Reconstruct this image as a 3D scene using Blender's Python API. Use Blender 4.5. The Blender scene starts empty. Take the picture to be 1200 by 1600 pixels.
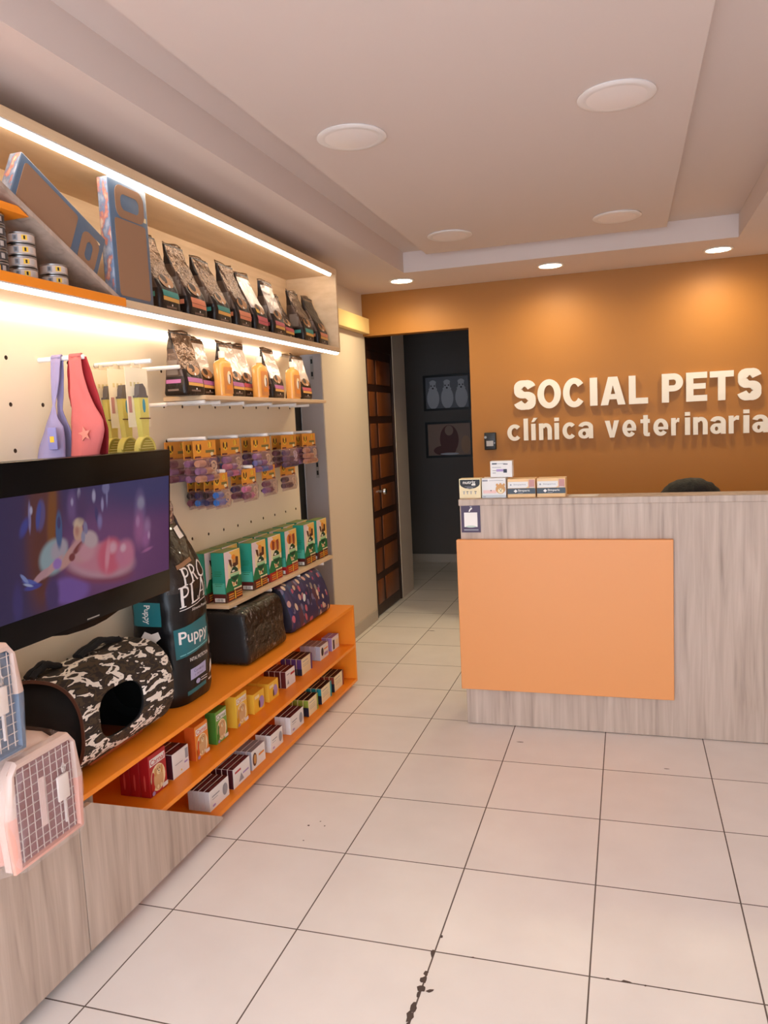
import bpy, bmesh, math, random
from mathutils import Vector, Matrix, noise
random.seed(7)
SC = bpy.context.scene
COL = SC.collection
PI = math.pi
ORD = ['frontmost', 'second from the front', 'third from the front', 'fourth from the front', 'fifth from the front']

# ------------------------------------------------------------------ materials
def lin(c):
    return tuple(((v/255)/12.92 if v/255 <= .04045 else (((v/255)+.055)/1.055)**2.4) for v in c)
_M = {}
def new_mat(name):
    m = bpy.data.materials.new(name); m.use_nodes = True
    nt = m.node_tree
    return m, nt, nt.nodes['Principled BSDF']
def mat(name, rgb=(200,200,200), rough=.5, metal=0., bump=0., bscale=60., var=0., vscale=8., trans=0., coat=0., spec=.5):
    if name in _M: return _M[name]
    m, nt, b = new_mat(name)
    b.inputs['Base Color'].default_value = (*lin(rgb), 1)
    b.inputs['Roughness'].default_value = rough
    b.inputs['Metallic'].default_value = metal
    b.inputs['Specular IOR Level'].default_value = spec
    b.inputs['Coat Weight'].default_value = coat
    b.inputs['Transmission Weight'].default_value = trans
    if bump or var:
        tc = nt.nodes.new('ShaderNodeTexCoord')
    if var:
        n = nt.nodes.new('ShaderNodeTexNoise'); n.inputs['Scale'].default_value = vscale; n.inputs['Detail'].default_value = 4
        nt.links.new(tc.outputs['Object'], n.inputs['Vector'])
        mx = nt.nodes.new('ShaderNodeMix'); mx.data_type = 'RGBA'
        c = lin(rgb)
        mx.inputs['A'].default_value = (*[v*(1-var) for v in c], 1); mx.inputs['B'].default_value = (*[min(1, v*(1+var)) for v in c], 1)
        nt.links.new(n.outputs['Fac'], mx.inputs['Factor']); nt.links.new(mx.outputs['Result'], b.inputs['Base Color'])
    if bump:
        n = nt.nodes.new('ShaderNodeTexNoise'); n.inputs['Scale'].default_value = bscale; n.inputs['Detail'].default_value = 3
        nt.links.new(tc.outputs['Object'], n.inputs['Vector'])
        bp = nt.nodes.new('ShaderNodeBump'); bp.inputs['Strength'].default_value = bump; bp.inputs['Distance'].default_value = .01
        nt.links.new(n.outputs['Fac'], bp.inputs['Height']); nt.links.new(bp.outputs['Normal'], b.inputs['Normal'])
    _M[name] = m
    return m
def emit(name, rgb, strength):
    if name in _M: return _M[name]
    m, nt, b = new_mat(name)
    b.inputs['Base Color'].default_value = (*lin(rgb), 1)
    b.inputs['Emission Color'].default_value = (*lin(rgb), 1); b.inputs['Emission Strength'].default_value = strength
    _M[name] = m
    return m
def ramp_mat(name, stops, tex='noise', scale=(1,1,1), tscale=5., detail=4., rough=.5, const=False, coat=0., bump=0., dist=0., metal=0., bscale=30):
    """procedural colour ramp over a noise / voronoi pattern in object space"""
    if name in _M: return _M[name]
    m, nt, b = new_mat(name)
    tc = nt.nodes.new('ShaderNodeTexCoord'); mp = nt.nodes.new('ShaderNodeMapping'); mp.inputs['Scale'].default_value = scale
    nt.links.new(tc.outputs['Object'], mp.inputs['Vector'])
    if tex == 'noise':
        t = nt.nodes.new('ShaderNodeTexNoise'); t.inputs['Detail'].default_value = detail; t.inputs['Distortion'].default_value = dist; out = t.outputs['Fac']
    else:
        t = nt.nodes.new('ShaderNodeTexVoronoi'); out = t.outputs['Distance']
    t.inputs['Scale'].default_value = tscale
    nt.links.new(mp.outputs['Vector'], t.inputs['Vector'])
    r = nt.nodes.new('ShaderNodeValToRGB')
    if const: r.color_ramp.interpolation = 'CONSTANT'
    el = r.color_ramp.elements
    el[0].position, el[0].color = stops[0][0], (*lin(stops[0][1]), 1)
    el[1].position, el[1].color = stops[1][0], (*lin(stops[1][1]), 1)
    for p, c in stops[2:]:
        e = el.new(p); e.color = (*lin(c), 1)
    nt.links.new(out, r.inputs['Fac']); nt.links.new(r.outputs['Color'], b.inputs['Base Color'])
    b.inputs['Roughness'].default_value = rough; b.inputs['Coat Weight'].default_value = coat; b.inputs['Metallic'].default_value = metal
    if bump:
        n = nt.nodes.new('ShaderNodeTexNoise'); n.inputs['Scale'].default_value = bscale
        nt.links.new(tc.outputs['Object'], n.inputs['Vector'])
        bp = nt.nodes.new('ShaderNodeBump'); bp.inputs['Strength'].default_value = bump; bp.inputs['Distance'].default_value = .01
        nt.links.new(n.outputs['Fac'], bp.inputs['Height']); nt.links.new(bp.outputs['Normal'], b.inputs['Normal'])
    _M[name] = m
    return m
def film(name, tint, opacity, rough=.12, bump=.5, bscale=40):
    """thin clear plastic"""
    if name in _M: return _M[name]
    m = bpy.data.materials.new(name); m.use_nodes = True; nt = m.node_tree; nt.nodes.clear()
    o = nt.nodes.new('ShaderNodeOutputMaterial'); t = nt.nodes.new('ShaderNodeBsdfTransparent'); p = nt.nodes.new('ShaderNodeBsdfPrincipled')
    t.inputs['Color'].default_value = (1, 1, 1, 1)
    p.inputs['Base Color'].default_value = (*lin(tint), 1); p.inputs['Roughness'].default_value = rough
    mx = nt.nodes.new('ShaderNodeMixShader'); mx.inputs['Fac'].default_value = opacity
    tc = nt.nodes.new('ShaderNodeTexCoord'); n = nt.nodes.new('ShaderNodeTexNoise'); n.inputs['Scale'].default_value = bscale
    bp = nt.nodes.new('ShaderNodeBump'); bp.inputs['Strength'].default_value = bump; bp.inputs['Distance'].default_value = .02
    nt.links.new(tc.outputs['Object'], n.inputs['Vector']); nt.links.new(n.outputs['Fac'], bp.inputs['Height']); nt.links.new(bp.outputs['Normal'], p.inputs['Normal'])
    nt.links.new(t.outputs[0], mx.inputs[1]); nt.links.new(p.outputs[0], mx.inputs[2]); nt.links.new(mx.outputs[0], o.inputs['Surface'])
    _M[name] = m
    return m

# ------------------------------------------------------------------ mesh builder
_TX = {}
def text_mesh(s, offset=.0, extrude=0., bevel=0.):
    """outline text as (verts, faces) with unit size, bounding box in x,y"""
    k = (s, offset, extrude, bevel)
    if k in _TX: return _TX[k]
    cu = bpy.data.curves.new('t', 'FONT'); cu.body = s; cu.offset = offset; cu.extrude = extrude; cu.bevel_depth = bevel
    cu.resolution_u = 3 if extrude == 0 else 6
    ob = bpy.data.objects.new('t', cu); COL.objects.link(ob)
    dg = bpy.context.evaluated_depsgraph_get(); dg.update()
    me = bpy.data.meshes.new_from_object(ob.evaluated_get(dg))
    v = [tuple(p.co) for p in me.vertices]; f = [tuple(p.vertices) for p in me.polygons]
    bpy.data.objects.remove(ob); bpy.data.curves.remove(cu); bpy.data.meshes.remove(me)
    _TX[k] = (v, f)
    return v, f

class B:
    def __init__(s): s.bm = bmesh.new(); s.mats = []
    def mi(s, m):
        if m not in s.mats: s.mats.append(m)
        return s.mats.index(m)
    def box(s, x0, x1, y0, y1, z0, z1, m, bev=0, seg=2, M=None):
        mm = Matrix.Translation(((x0+x1)/2, (y0+y1)/2, (z0+z1)/2)) @ Matrix.Diagonal((x1-x0, y1-y0, z1-z0, 1))
        if M is not None: mm = M @ mm
        r = bmesh.ops.create_cube(s.bm, size=1, matrix=mm); vs = r['verts']; i = s.mi(m)
        fs = {f for v in vs for f in v.link_faces}
        for f in fs: f.material_index = i
        if bev:
            es = list({e for v in vs for e in v.link_edges})
            bmesh.ops.bevel(s.bm, geom=es, offset=bev, segments=seg, affect='EDGES', profile=.5)
        return s
    def face(s, pts, m):
        try:
            f = s.bm.faces.new([s.bm.verts.new(p) for p in pts]); f.material_index = s.mi(m); return f
        except ValueError: return None
    def prism(s, pts, fn, d, m, mside=None):
        """2-D outline pts -> fn(a,b,depth) solid of depth d"""
        a = [s.bm.verts.new(fn(x, y, 0)) for x, y in pts]; b = [s.bm.verts.new(fn(x, y, d)) for x, y in pts]
        i = s.mi(m); j = s.mi(mside or m); n = len(pts)
        s.bm.faces.new(a).material_index = i; s.bm.faces.new(b[::-1]).material_index = i
        for k in range(n): s.bm.faces.new((a[k], b[k], b[(k+1) % n], a[(k+1) % n])).material_index = j
        return s
    def cyl(s, p0, p1, r0, m, r1=None, seg=20, caps=True, mcap=None):
        r1 = r0 if r1 is None else r1
        p0, p1 = Vector(p0), Vector(p1); d = (p1-p0).normalized(); q = d.to_track_quat('Z', 'Y')
        ring = lambda p, r: [s.bm.verts.new(p + q @ Vector((r*math.cos(2*PI*k/seg), r*math.sin(2*PI*k/seg), 0))) for k in range(seg)]
        a, b = ring(p0, r0), ring(p1, r1); i = s.mi(m); ic = s.mi(mcap or m)
        for k in range(seg): s.bm.faces.new((a[k], a[(k+1) % seg], b[(k+1) % seg], b[k])).material_index = i
        if caps:
            s.bm.faces.new(a[::-1]).material_index = ic; s.bm.faces.new(b).material_index = ic
        return s
    def tube(s, path, r, m, seg=8):
        path = [Vector(p) for p in path]; rings = []
        for k, p in enumerate(path):
            d = (path[min(k+1, len(path)-1)] - path[max(k-1, 0)]).normalized(); q = d.to_track_quat('Z', 'Y')
            rr = r[k] if isinstance(r, (list, tuple)) else r
            rings.append([s.bm.verts.new(p + q @ Vector((rr*math.cos(2*PI*j/seg), rr*math.sin(2*PI*j/seg), 0))) for j in range(seg)])
        s.skin(rings, m)
        return s
    def skin(s, rings, m, close=True, caps=True):
        i = s.mi(m) if not callable(m) else None; n = len(rings[0])
        for k in range(len(rings)-1):
            for j in range(n if close else n-1):
                f = s.bm.faces.new((rings[k][j], rings[k][(j+1) % n], rings[k+1][(j+1) % n], rings[k+1][j]))
                f.material_index = i if i is not None else s.mi(m(k, j))
        if caps:
            for rg, idx in ((rings[0][::-1], 0), (rings[-1], len(rings)-1)):
                f = s.bm.faces.new(rg); f.material_index = i if i is not None else s.mi(m(idx, 0))
        return s
    def lathe(s, prof, m, c=(0,0,0), seg=32):
        """prof: (r,z) list; m may be callable(k)"""
        rings = [[s.bm.verts.new((c[0]+max(r, 1e-5)*math.cos(2*PI*j/seg), c[1]+max(r, 1e-5)*math.sin(2*PI*j/seg), c[2]+z)) for j in range(seg)] for r, z in prof]
        s.skin(rings, (lambda k, j: m(k)) if callable(m) else m)
        return s
    def grid(s, fn, nu, nv, m):
        v = [[s.bm.verts.new(fn(i/nu, j/nv)) for i in range(nu+1)] for j in range(nv+1)]; k = s.mi(m)
        for j in range(nv):
            for i in range(nu): s.bm.faces.new((v[j][i], v[j][i+1], v[j+1][i+1], v[j+1][i])).material_index = k
        return s
    def text(s, t, fn, x0, x1, y0, y1, m, offset=.01, keep=False, cut=0):
        """flat text fitted in a rectangle and mapped by fn(x,y)"""
        v, f = text_mesh(t, offset)
        ax, bx = min(p[0] for p in v), max(p[0] for p in v); ay, by = min(p[1] for p in v), max(p[1] for p in v)
        i = s.mi(m); t2 = bmesh.new()
        vs = [t2.verts.new((x0+(p[0]-ax)/(bx-ax)*(x1-x0), y0+(p[1]-ay)/(by-ay)*(y1-y0), 0)) for p in v]
        for q in f:
            try: t2.faces.new([vs[k] for k in q])
            except ValueError: pass
        for _ in range(cut):
            L = (x1-x0)*.12
            es = [e for e in t2.edges if e.calc_length() > L]
            if not es: break
            bmesh.ops.subdivide_edges(t2, edges=es, cuts=1)
        t2.verts.index_update()
        nv = [s.bm.verts.new(fn(q.co.x, q.co.y)) for q in t2.verts]
        for q in t2.faces:
            try: s.bm.faces.new([nv[k.index] for k in q.verts]).material_index = i
            except ValueError: pass
        t2.free()
        return s
    def build(s, name, parent=None, ang=35, loc=None, recalc=True):
        if recalc: bmesh.ops.recalc_face_normals(s.bm, faces=s.bm.faces)
        me = bpy.data.meshes.new(name); s.bm.to_mesh(me); s.bm.free()
        for m in s.mats: me.materials.append(m)
        me.polygons.foreach_set('use_smooth', [True]*len(me.polygons)); me.set_sharp_from_angle(angle=math.radians(ang))
        o = bpy.data.objects.new(name, me); COL.objects.link(o)
        if parent: o.parent = parent
        if loc: o.location = loc
        return o

def tag(o, label, cat, group=None, kind=None):
    o['label'] = label; o['category'] = cat
    if group: o['group'] = group
    if kind: o['kind'] = kind
    return o
def thing(name, label, cat, loc=(0,0,0), rz=0., group=None):
    o = bpy.data.objects.new(name, None); COL.objects.link(o); o.empty_display_size = .05
    o.location = loc; o.rotation_euler = (0, 0, rz)
    return tag(o, label, cat, group)
def struct(o): o['kind'] = 'structure'; return o
def copy_tree(o, parent=None):
    c = o.copy(); COL.objects.link(c)
    if parent: c.parent = parent
    for ch in [x for x in bpy.data.objects if x.parent == o]: copy_tree(ch, c)
    return c
def dup(o, loc, label, rz=None, scale=None):
    c = copy_tree(o); c.location = loc; c['label'] = label
    if rz is not None: c.rotation_euler = (0, 0, rz)
    if scale: c.scale = scale
    return c

# ---- shared colours
WHITE = mat('white_plastic', (235,230,225), .4)
BLACK = mat('black_plastic', (18,17,18), .4)
DARK = mat('dark_matte', (14,13,14), .8)
ORANGE = mat('orange_laminate', (252,146,30), .42, var=.05, vscale=3)
ORANGE_PANEL = mat('orange_panel_laminate', (228,152,88), .45)
CREAM = ramp_mat('pale_maple_laminate', [(.3,(214,182,142)), (.7,(229,200,163))], scale=(3,.6,8), tscale=4, rough=.45)
OAK = ramp_mat('grey_oak_laminate', [(.22,(146,126,111)), (.40,(178,157,141)), (.6,(194,173,157)), (.8,(208,189,173))], scale=(13,13,.8), tscale=2.4, detail=10, rough=.5, dist=.5)
PEGB = mat('pegboard_cream', (240,224,196), .5)
PAINT = mat('white_paint', (226,214,204), .7)
LED = emit('led_diffuser', (255,238,216), 20.)
CHROME = mat('brushed_metal', (190,190,190), .3, metal=1)
CARD = mat('white_card', (232,228,224), .5)
# ==================================================================== SETTING
def make_floor():
    m, nt, b = new_mat('floor_tile')
    tc = nt.nodes.new('ShaderNodeTexCoord'); sx = nt.nodes.new('ShaderNodeSeparateXYZ'); nt.links.new(tc.outputs['Object'], sx.inputs[0])
    def mth(op, a, bb=None):
        n = nt.nodes.new('ShaderNodeMath'); n.operation = op
        for i, v in enumerate((a, bb)):
            if v is None: continue
            if isinstance(v, (int, float)): n.inputs[i].default_value = v
            else: nt.links.new(v, n.inputs[i])
        return n.outputs[0]
    def line(c):
        f = mth('FRACT', mth('ADD', mth('DIVIDE', c, .45), 100.5)); return mth('LESS_THAN', mth('ABSOLUTE', mth('SUBTRACT', f, .5)), .0052)
    g = mth('MAXIMUM', line(sx.outputs[0]), line(sx.outputs[1]))
    ids = nt.nodes.new('ShaderNodeCombineXYZ')
    for k in (0, 1): nt.links.new(mth('FLOOR', mth('DIVIDE', sx.outputs[k], .45)), ids.inputs[k])
    wn = nt.nodes.new('ShaderNodeTexWhiteNoise'); nt.links.new(ids.outputs[0], wn.inputs['Vector'])
    nz = nt.nodes.new('ShaderNodeTexNoise'); nz.inputs['Scale'].default_value = 5; nz.inputs['Detail'].default_value = 6
    nt.links.new(tc.outputs['Object'], nz.inputs['Vector'])
    m1 = nt.nodes.new('ShaderNodeMix'); m1.data_type = 'RGBA'; m1.inputs['A'].default_value = (*lin((222,213,207)), 1); m1.inputs['B'].default_value = (*lin((240,233,228)), 1)
    nt.links.new(mth('ADD', mth('MULTIPLY', nz.outputs['Fac'], .8), mth('MULTIPLY', wn.outputs['Value'], .25)), m1.inputs['Factor'])
    m2 = nt.nodes.new('ShaderNodeMix'); m2.data_type = 'RGBA'; m2.inputs['B'].default_value = (*lin((98,84,76)), 1)
    nt.links.new(m1.outputs['Result'], m2.inputs['A']); nt.links.new(g, m2.inputs['Factor']); nt.links.new(m2.outputs['Result'], b.inputs['Base Color'])
    nt.links.new(mth('ADD', mth('MULTIPLY', g, .4), .34), b.inputs['Roughness'])
    x = B(); x.box(-1.7, 2.77, -3.4, 6.95, -.1, 0, m)
    grout = mat('chipped_grout', (84,68,60), .9)
    rnd = random.Random(3)
    def chip(cx, cy, rx, ry, a=0):
        pts = []
        for k in range(9):
            t = 2*PI*k/9; r = rnd.uniform(.6, 1.1); px, py = rx*r*math.cos(t), ry*r*math.sin(t)
            pts.append((cx+px*math.cos(a)-py*math.sin(a), cy+px*math.sin(a)+py*math.cos(a), .0008))
        x.face(pts, grout)
    for c in [(.896,.44,.009,.02), (.897,.352,.008,.012), (.896,.325,.011,.018), (.899,.29,.014,.013), (.925,.288,.012,.008,.6), (.898,.268,.006,.014), (.897,.215,.010,.022), (.896,.182,.012,.024), (.898,.155,.006,.012),
              (1.015,.449,.009,.004), (1.45,.452,.016,.006), (1.40,.451,.006,.004), (1.5,.448,.005,.004), (1.56,.448,.005,.003), (.905,.52,.006,.008), (.235,1.06,.006,.006), (.27,1.1,.004,.004), (.3,1.07,.004,.004), (.26,.95,.004,.004), (.95,2.03,.02,.005), (.03,3.97,.035,.006), (1.62,1.86,.012,.004)]:
        chip(*c)
    struct(x.build('floor', recalc=False))
make_floor()

WL = -.495
wall_paint = mat('beige_wall_paint', (216,198,178), .75, bump=.05, bscale=120)
ochre = mat('ochre_wall_paint', (164,106,36), .55, bump=.04, bscale=140)
hall_paint = mat('grey_hall_paint', (100,92,88), .7)
b = B()
b.box(-.62, WL, -3.4, 2.83, 0, 2.72, wall_paint); b.box(-.62, WL, 2.83, 3.34, 2.15, 2.72, wall_paint); b.box(-.62, WL, 3.34, 4.28, 0, 2.72, wall_paint)
b.box(-.62, WL, 5.04, 5.42, 0, 2.72, wall_paint); b.box(-.62, WL, 4.28, 5.04, 2.42, 2.72, wall_paint)
struct(b.build('wall_left'))
b = B(); b.box(WL, .342, 4.25, 4.37, 2.27, 2.59, ochre); b.box(.342, 2.65, 4.25, 4.37, 0, 2.59, ochre)
struct(b.build('wall_back'))
b = B(); b.box(2.65, 2.77, -3.4, 4.37, 0, 2.72, PAINT); struct(b.build('wall_right'))
b = B(); b.box(-1.7, 1.3, 6.85, 6.95, 0, 2.6, hall_paint); b.box(-1.7, -1.6, 5.42, 6.85, 0, 2.6, hall_paint); b.box(1.2, 1.3, 4.37, 6.85, 0, 2.6, hall_paint); b.box(-1.7, -.62, 5.3, 5.42, 0, 2.6, hall_paint)
struct(b.build('wall_hall'))
# recess beside the pegboard: grey jamb and a flat dark panel deep inside
jamb = mat('grey_jamb_paint', (170,158,152), .6)
b = B(); b.box(-.66, WL-.002, 3.325, 3.3395, 0, 2.15, jamb); b.box(-.66, WL-.002, 2.8305, 2.845, 0, 2.15, jamb); struct(b.build('trim_2'))
d2 = bpy.data.objects.new('recess_panel', None); COL.objects.link(d2); d2.location = (-.66, 3.08, 0); struct(d2)
b = B(); b.box(-.045, 0, -.235, .243, 0, 2.15, DARK); b.build('door_leaf', d2)
sp = mat('strike_plate_metal', (150,142,134), .5, metal=.3)
for z0, z1 in ((1.905, 2.06), (1.235, 1.36)):
    b = B(); b.box(.085, .108, .2425, .2445, z0, z1, sp); b.box(.09, .103, .241, .2426, z0+.02, z0+.05, DARK); b.box(.09, .103, .241, .2426, z1-.05, z1-.02, DARK); b.build('strike_plate', d2)

# ceiling: soffit ring, tray recess, dropped centre panel
ceil = mat('ceiling_paint', (212,196,188), .8)
b = B()
b.box(-.62, .04, -3.4, 4.37, 2.59, 2.84, ceil); b.box(2.12, 2.77, -3.4, 4.37, 2.59, 2.84, ceil)
b.box(.04, 2.12, 3.58, 4.37, 2.59, 2.84, ceil); b.box(.04, 2.12, -3.4, -2.8, 2.59, 2.84, ceil); b.box(.04, 2.12, -2.8, 3.58, 2.725, 2.84, ceil)
b.box(.235, 1.71, -2.6, 3.44, 2.665, 2.725, ceil, .002, 1)
struct(b.build('ceiling'))
b = B(); b.box(-1.7, 1.3, 4.37, 6.95, 2.6, 2.7, hall_paint); struct(b.build('ceiling_hall'))
bs = mat('skirting_tile', (186,172,158), .4)
b = B(); b.box(WL, WL+.012, 3.36, 4.25, 0, .09, bs, .002, 1); struct(b.build('baseboard_left'))
b = B(); b.box(-1.6, 1.2, 6.838, 6.85, 0, .09, bs); struct(b.build('baseboard_hall'))
b = B(); b.box(WL, -.44, 2.84, 4.249, 2.285, 2.40, mat('yellow_trim_laminate', (240,208,142), .5), .003, 1); struct(b.build('trim_1'))

# wooden hall door in the left wall
dwood = ramp_mat('dark_door_wood', [(.3,(42,20,12)), (.7,(66,34,20))], scale=(8,8,.8), tscale=3, rough=.45)
dpan = ramp_mat('door_panel_wood', [(.3,(104,54,24)), (.7,(136,76,36))], scale=(8,8,.8), tscale=3, rough=.4)
d1 = bpy.data.objects.new('door_1', None); COL.objects.link(d1); d1.location = (-.56, 4.285, 0); struct(d1)
W = .75
b = B(); b.box(0, .055, 0, W, .005, 2.18, dwood, .004, 1); b.box(-.02, .06, -.004, .035, 0, 2.42, dwood); b.box(-.02, .06, W-.03, W+.004, 0, 2.42, dwood); b.box(-.02, .06, .03, W-.02, 2.18, 2.42, dwood)
b.build('door_leaf', d1)
for k in range(8):
    z0 = .10+k*.258
    for y0, y1 in ((.06, .215), (.275, .66)):
        b = B(); b.box(.052, .062, y0, y1, z0, z0+.20, dpan, .008, 2); b.build('door_panel', d1)
b = B(); b.cyl((.055,.185,1.03), (.10,.185,1.03), .011, CHROME); b.lathe([(0,0),(.02,.002),(.027,.015),(.024,.03),(.012,.036),(0,.037)], CHROME, seg=20)
for v in b.bm.verts:
    if v.co.z < .2: v.co = Vector((.095+v.co.z, .185+v.co.x, 1.03+v.co.y))
b.build('door_knob', d1)

# ==================================================================== LIGHTS
def downlight(x, y, label):
    t = thing('recessed_downlight', label, 'downlight', (x, y, 2.59), 0, 'lit downlights in the back soffit')
    b = B(); b.lathe([(.088,-.0005),(.092,-.004),(.086,-.009),(.074,-.007),(.074,-.0005)], WHITE); b.build('trim_ring', t)
    b = B(); b.lathe([(0,-.004),(.073,-.004),(.073,-.0062),(0,-.0075)], emit('downlight_lens', (255,228,196), 34.)); b.build('lens', t)
    l = bpy.data.lights.new('downlight_beam', 'SPOT'); l.energy = DL; l.color = (1, .86, .52); l.spot_size = math.radians(172); l.spot_blend = 1.; l.shadow_soft_size = .06
    o = bpy.data.objects.new('downlight_beam', l); COL.objects.link(o); o.parent = t; o.location = (0, 0, -.02)
DL = 48
downlight(-.05, 3.84, 'round lit downlight at the left, above the hall doorway')
downlight(.99, 3.85, 'round lit downlight in the middle, above the letters O and C')
downlight(2.04, 3.9, 'round lit downlight at the right, above the word PETS')
glass_off = mat('frosted_diffuser', (236,226,222), .35)
def flush(x, y, label):
    t = thing('flush_ceiling_light', label, 'ceiling light', (x, y, 2.665), 0, 'unlit round lights on the ceiling panel')
    b = B(); b.lathe([(.105,-.0005),(.13,-.001),(.132,-.006),(.122,-.011),(.108,-.010)], mat('light_rim', (228,220,216), .4), seg=48); b.build('rim', t)
    b = B(); b.lathe([(0,-.0005),(.108,-.0005),(.108,-.0095),(.06,-.013),(.006,-.0145),(0,-.0145)], glass_off, seg=48); b.build('diffuser', t)
flush(.49, 1.27, 'unlit round ceiling light nearest the shelves, left of the pair nearer the viewer')
flush(1.448, 1.29, 'largest looking unlit round ceiling light, right of the pair nearer the viewer')
flush(.49, 2.99, 'small looking unlit round ceiling light above the left downlight')
flush(1.43, 3.02, 'small looking unlit round ceiling light just left of the right downlight')

# ==================================================================== UPPER WALL CABINET
XU, YE = -.165, 2.80
Y0 = -1.3
cab = thing('wall_cabinet', 'long pale wood wall cabinet with white light strips and a slanted divider', 'cabinet', (WL, Y0, 2.02))
def part(bb, name, parent):  # shift world-built mesh into the parent's frame
    L = parent.location
    bmesh.ops.translate(bb.bm, vec=(-L.x, -L.y, -L.z), verts=bb.bm.verts)
    return bb.build(name, parent)
b = B(); b.box(WL+.001, XU, Y0, YE+.015, 2.472, 2.505, CREAM, .0015, 1); part(b, 'top_board', cab)
b = B(); b.box(WL+.001, XU, Y0, YE+.015, 2.022, 2.047, CREAM, .0015, 1); part(b, 'shelf_board', cab)
b = B(); b.box(WL+.001, WL+.012, Y0, YE, 2.047, 2.472, CREAM); part(b, 'back_panel', cab)
b = B(); b.box(WL+.012, XU, YE-.005, YE+.015, 2.047, 2.472, CREAM, .0015, 1); part(b, 'end_panel', cab)
b = B(); b.prism([(-.213,2.472),(-.19,2.472),(.684,2.047),(.645,2.047)], lambda y, z, d: (WL+.012+d, y, z), XU-.001-WL-.012, OAK); part(b, 'slanted_divider', cab)
b = B(); b.prism([(Y0,2.222),(.278,2.222),(.238,2.243),(Y0,2.243)], lambda y, z, d: (WL+.012+d, y, z), XU-WL-.018, ORANGE); part(b, 'orange_shelf', cab)
b = B(); b.box(XU, XU+.004, Y0, .70, 2.021, 2.0495, ORANGE, .001, 1); part(b, 'orange_edging', cab)
al = mat('led_profile', (225,222,220), .4)
for z, y1 in ((2.4715, 2.735), (2.0215, 2.79)):   # angled strips tucked behind the front edges, facing out and down
    b = B(); b.prism([(XU-.001,z),(XU-.001,z-.005),(XU-.010,z-.0165),(XU-.020,z-.0165),(XU-.020,z)], lambda x, zz, d: (x, Y0+d, zz), y1-Y0, al)
    for f in b.bm.faces:
        f.normal_update()
        c = f.calc_center_median()
        if c.z < z-.001 and c.x < XU-.0015 and abs(f.normal.y) < .5: f.material_index = b.mi(LED)
    part(b, 'light_strip', cab)
b = B(); b.box(-.478, -.464, Y0, 2.62, 2.006, 2.0215, LED, .004, 2); part(b, 'light_strip', cab)
# faint cable on the cabinet's top
b = B(); b.tube([(-.30, .08, 2.509), (-.27, .2, 2.525), (-.24, .36, 2.54), (-.26, .52, 2.53), (-.3, .62, 2.51)], .003, mat('cable_sheath', (205,190,180), .5)); tag(b.build('cable'), 'thin pale cable arching above the top board of the wall cabinet', 'cable')

# ==================================================================== PEGBOARD
def pegboard():
    b = B(); dk = mat('peg_hole', (92,66,44), .9); Y, Z = .4725, .783; sy, sz = .1505, .1534
    xs, xd, r = -.48, -.4938, .0075
    ci, cd = b.mi(PEGB), b.mi(dk); n = 16
    ya, yb, za, zb = Y-sy*9.5, 2.80, .505, 2.005
    ylines = []
    ks = list(range(-9, 16)); js = list(range(-1, 8))
    for k in ks:
        for j in js:
            cy, cz = Y+k*sy, Z+j*sz
            y0, y1 = cy-sy/2, cy+sy/2; z0, z1 = cz-sz/2, cz+sz/2
            if j == js[0]: z0 = za
            if j == js[-1]: z1 = zb
            if k == ks[-1]: y1 = yb
            inner, deep, outer = [], [], []
            for q in range(n):
                t = 2*PI*(q+.5)/n; c, s = math.cos(t), math.sin(t)
                inner.append(b.bm.verts.new((xs, cy+r*c, cz+r*s))); deep.append(b.bm.verts.new((xd, cy+r*c, cz+r*s)))
                u = max(abs(c), abs(s)); c, s = c/u, s/u
                outer.append(b.bm.verts.new((xs, cy+c*((y1-cy) if c > 0 else (cy-y0)), cz+s*((z1-cz) if s > 0 else (cz-z0)))))
            corners = [b.bm.verts.new(p) for p in ((xs,y1,z1),(xs,y0,z1),(xs,y0,z0),(xs,y1,z0))]
            for q in range(n):
                p = (q+1) % n
                b.bm.faces.new((inner[q], inner[p], deep[p], deep[q])).material_index = cd
                ring = [inner[p], inner[q], outer[q]]
                if q % 4 == 1: ring.append(corners[q//4])
                b.bm.faces.new(ring+[outer[p]]).material_index = ci
            b.bm.faces.new(deep).material_index = cd
    b.box(WL+.0005, xd, ya, yb, za, zb, PEGB)
    o = b.build('pegboard', recalc=False, ang=20)
    return tag(o, 'cream pegboard with rows of round holes behind the television and shelves', 'pegboard')
pegboard()
peg_n = 0
PEG0 = None
def peg(y, z, L, label, group='white display pegs'):
    global PEG0
    r = .0085
    b = B(); b.lathe([(r*.8,0),(r,.002),(r,L-.003),(r*.75,L)], WHITE, seg=16)
    for v in b.bm.verts: v.co = Vector((v.co.z, v.co.x, v.co.y))
    o = b.build('display_peg', loc=(-.4795, y, z)); return tag(o, label, 'peg', group)
# the two pale wood boards carried on pegs
def board(y0, y1, x1, ztop, label):
    b = B(); b.box(0, x1+.4785, 0, y1-y0, -.018, 0, CREAM, .0015, 1)
    return tag(b.build('peg_shelf', loc=(-.4785, y0, ztop)), label, 'shelf', 'pale wood boards carried on pegs')
UB, LB = 1.742, .787
board(1.372, 2.80, -.268, UB, 'upper pale wood board on pegs carrying bags and amber bottles')
board(1.475, 2.815, -.285, LB, 'lower pale wood board on pegs carrying green dog treat boxes')
for y, L, s in ((1.385,.20,'left end'), (1.536,.19,'left half'), (1.80,.175,'middle'), (2.13,.165,'right half'), (2.45,.165,'right quarter'), (2.72,.13,'right end')):
    peg(y, UB-.0275, L, 'white peg under the upper pale board, at its '+s)
for y, s in ((1.55,'left end, beside the big dog food bag'), (1.93,'third green box'), (2.30,'middle between red banded boxes'), (2.66,'right end')):
    peg(y, LB-.0275, .192, 'white peg under the lower pale board, '+s)
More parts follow.
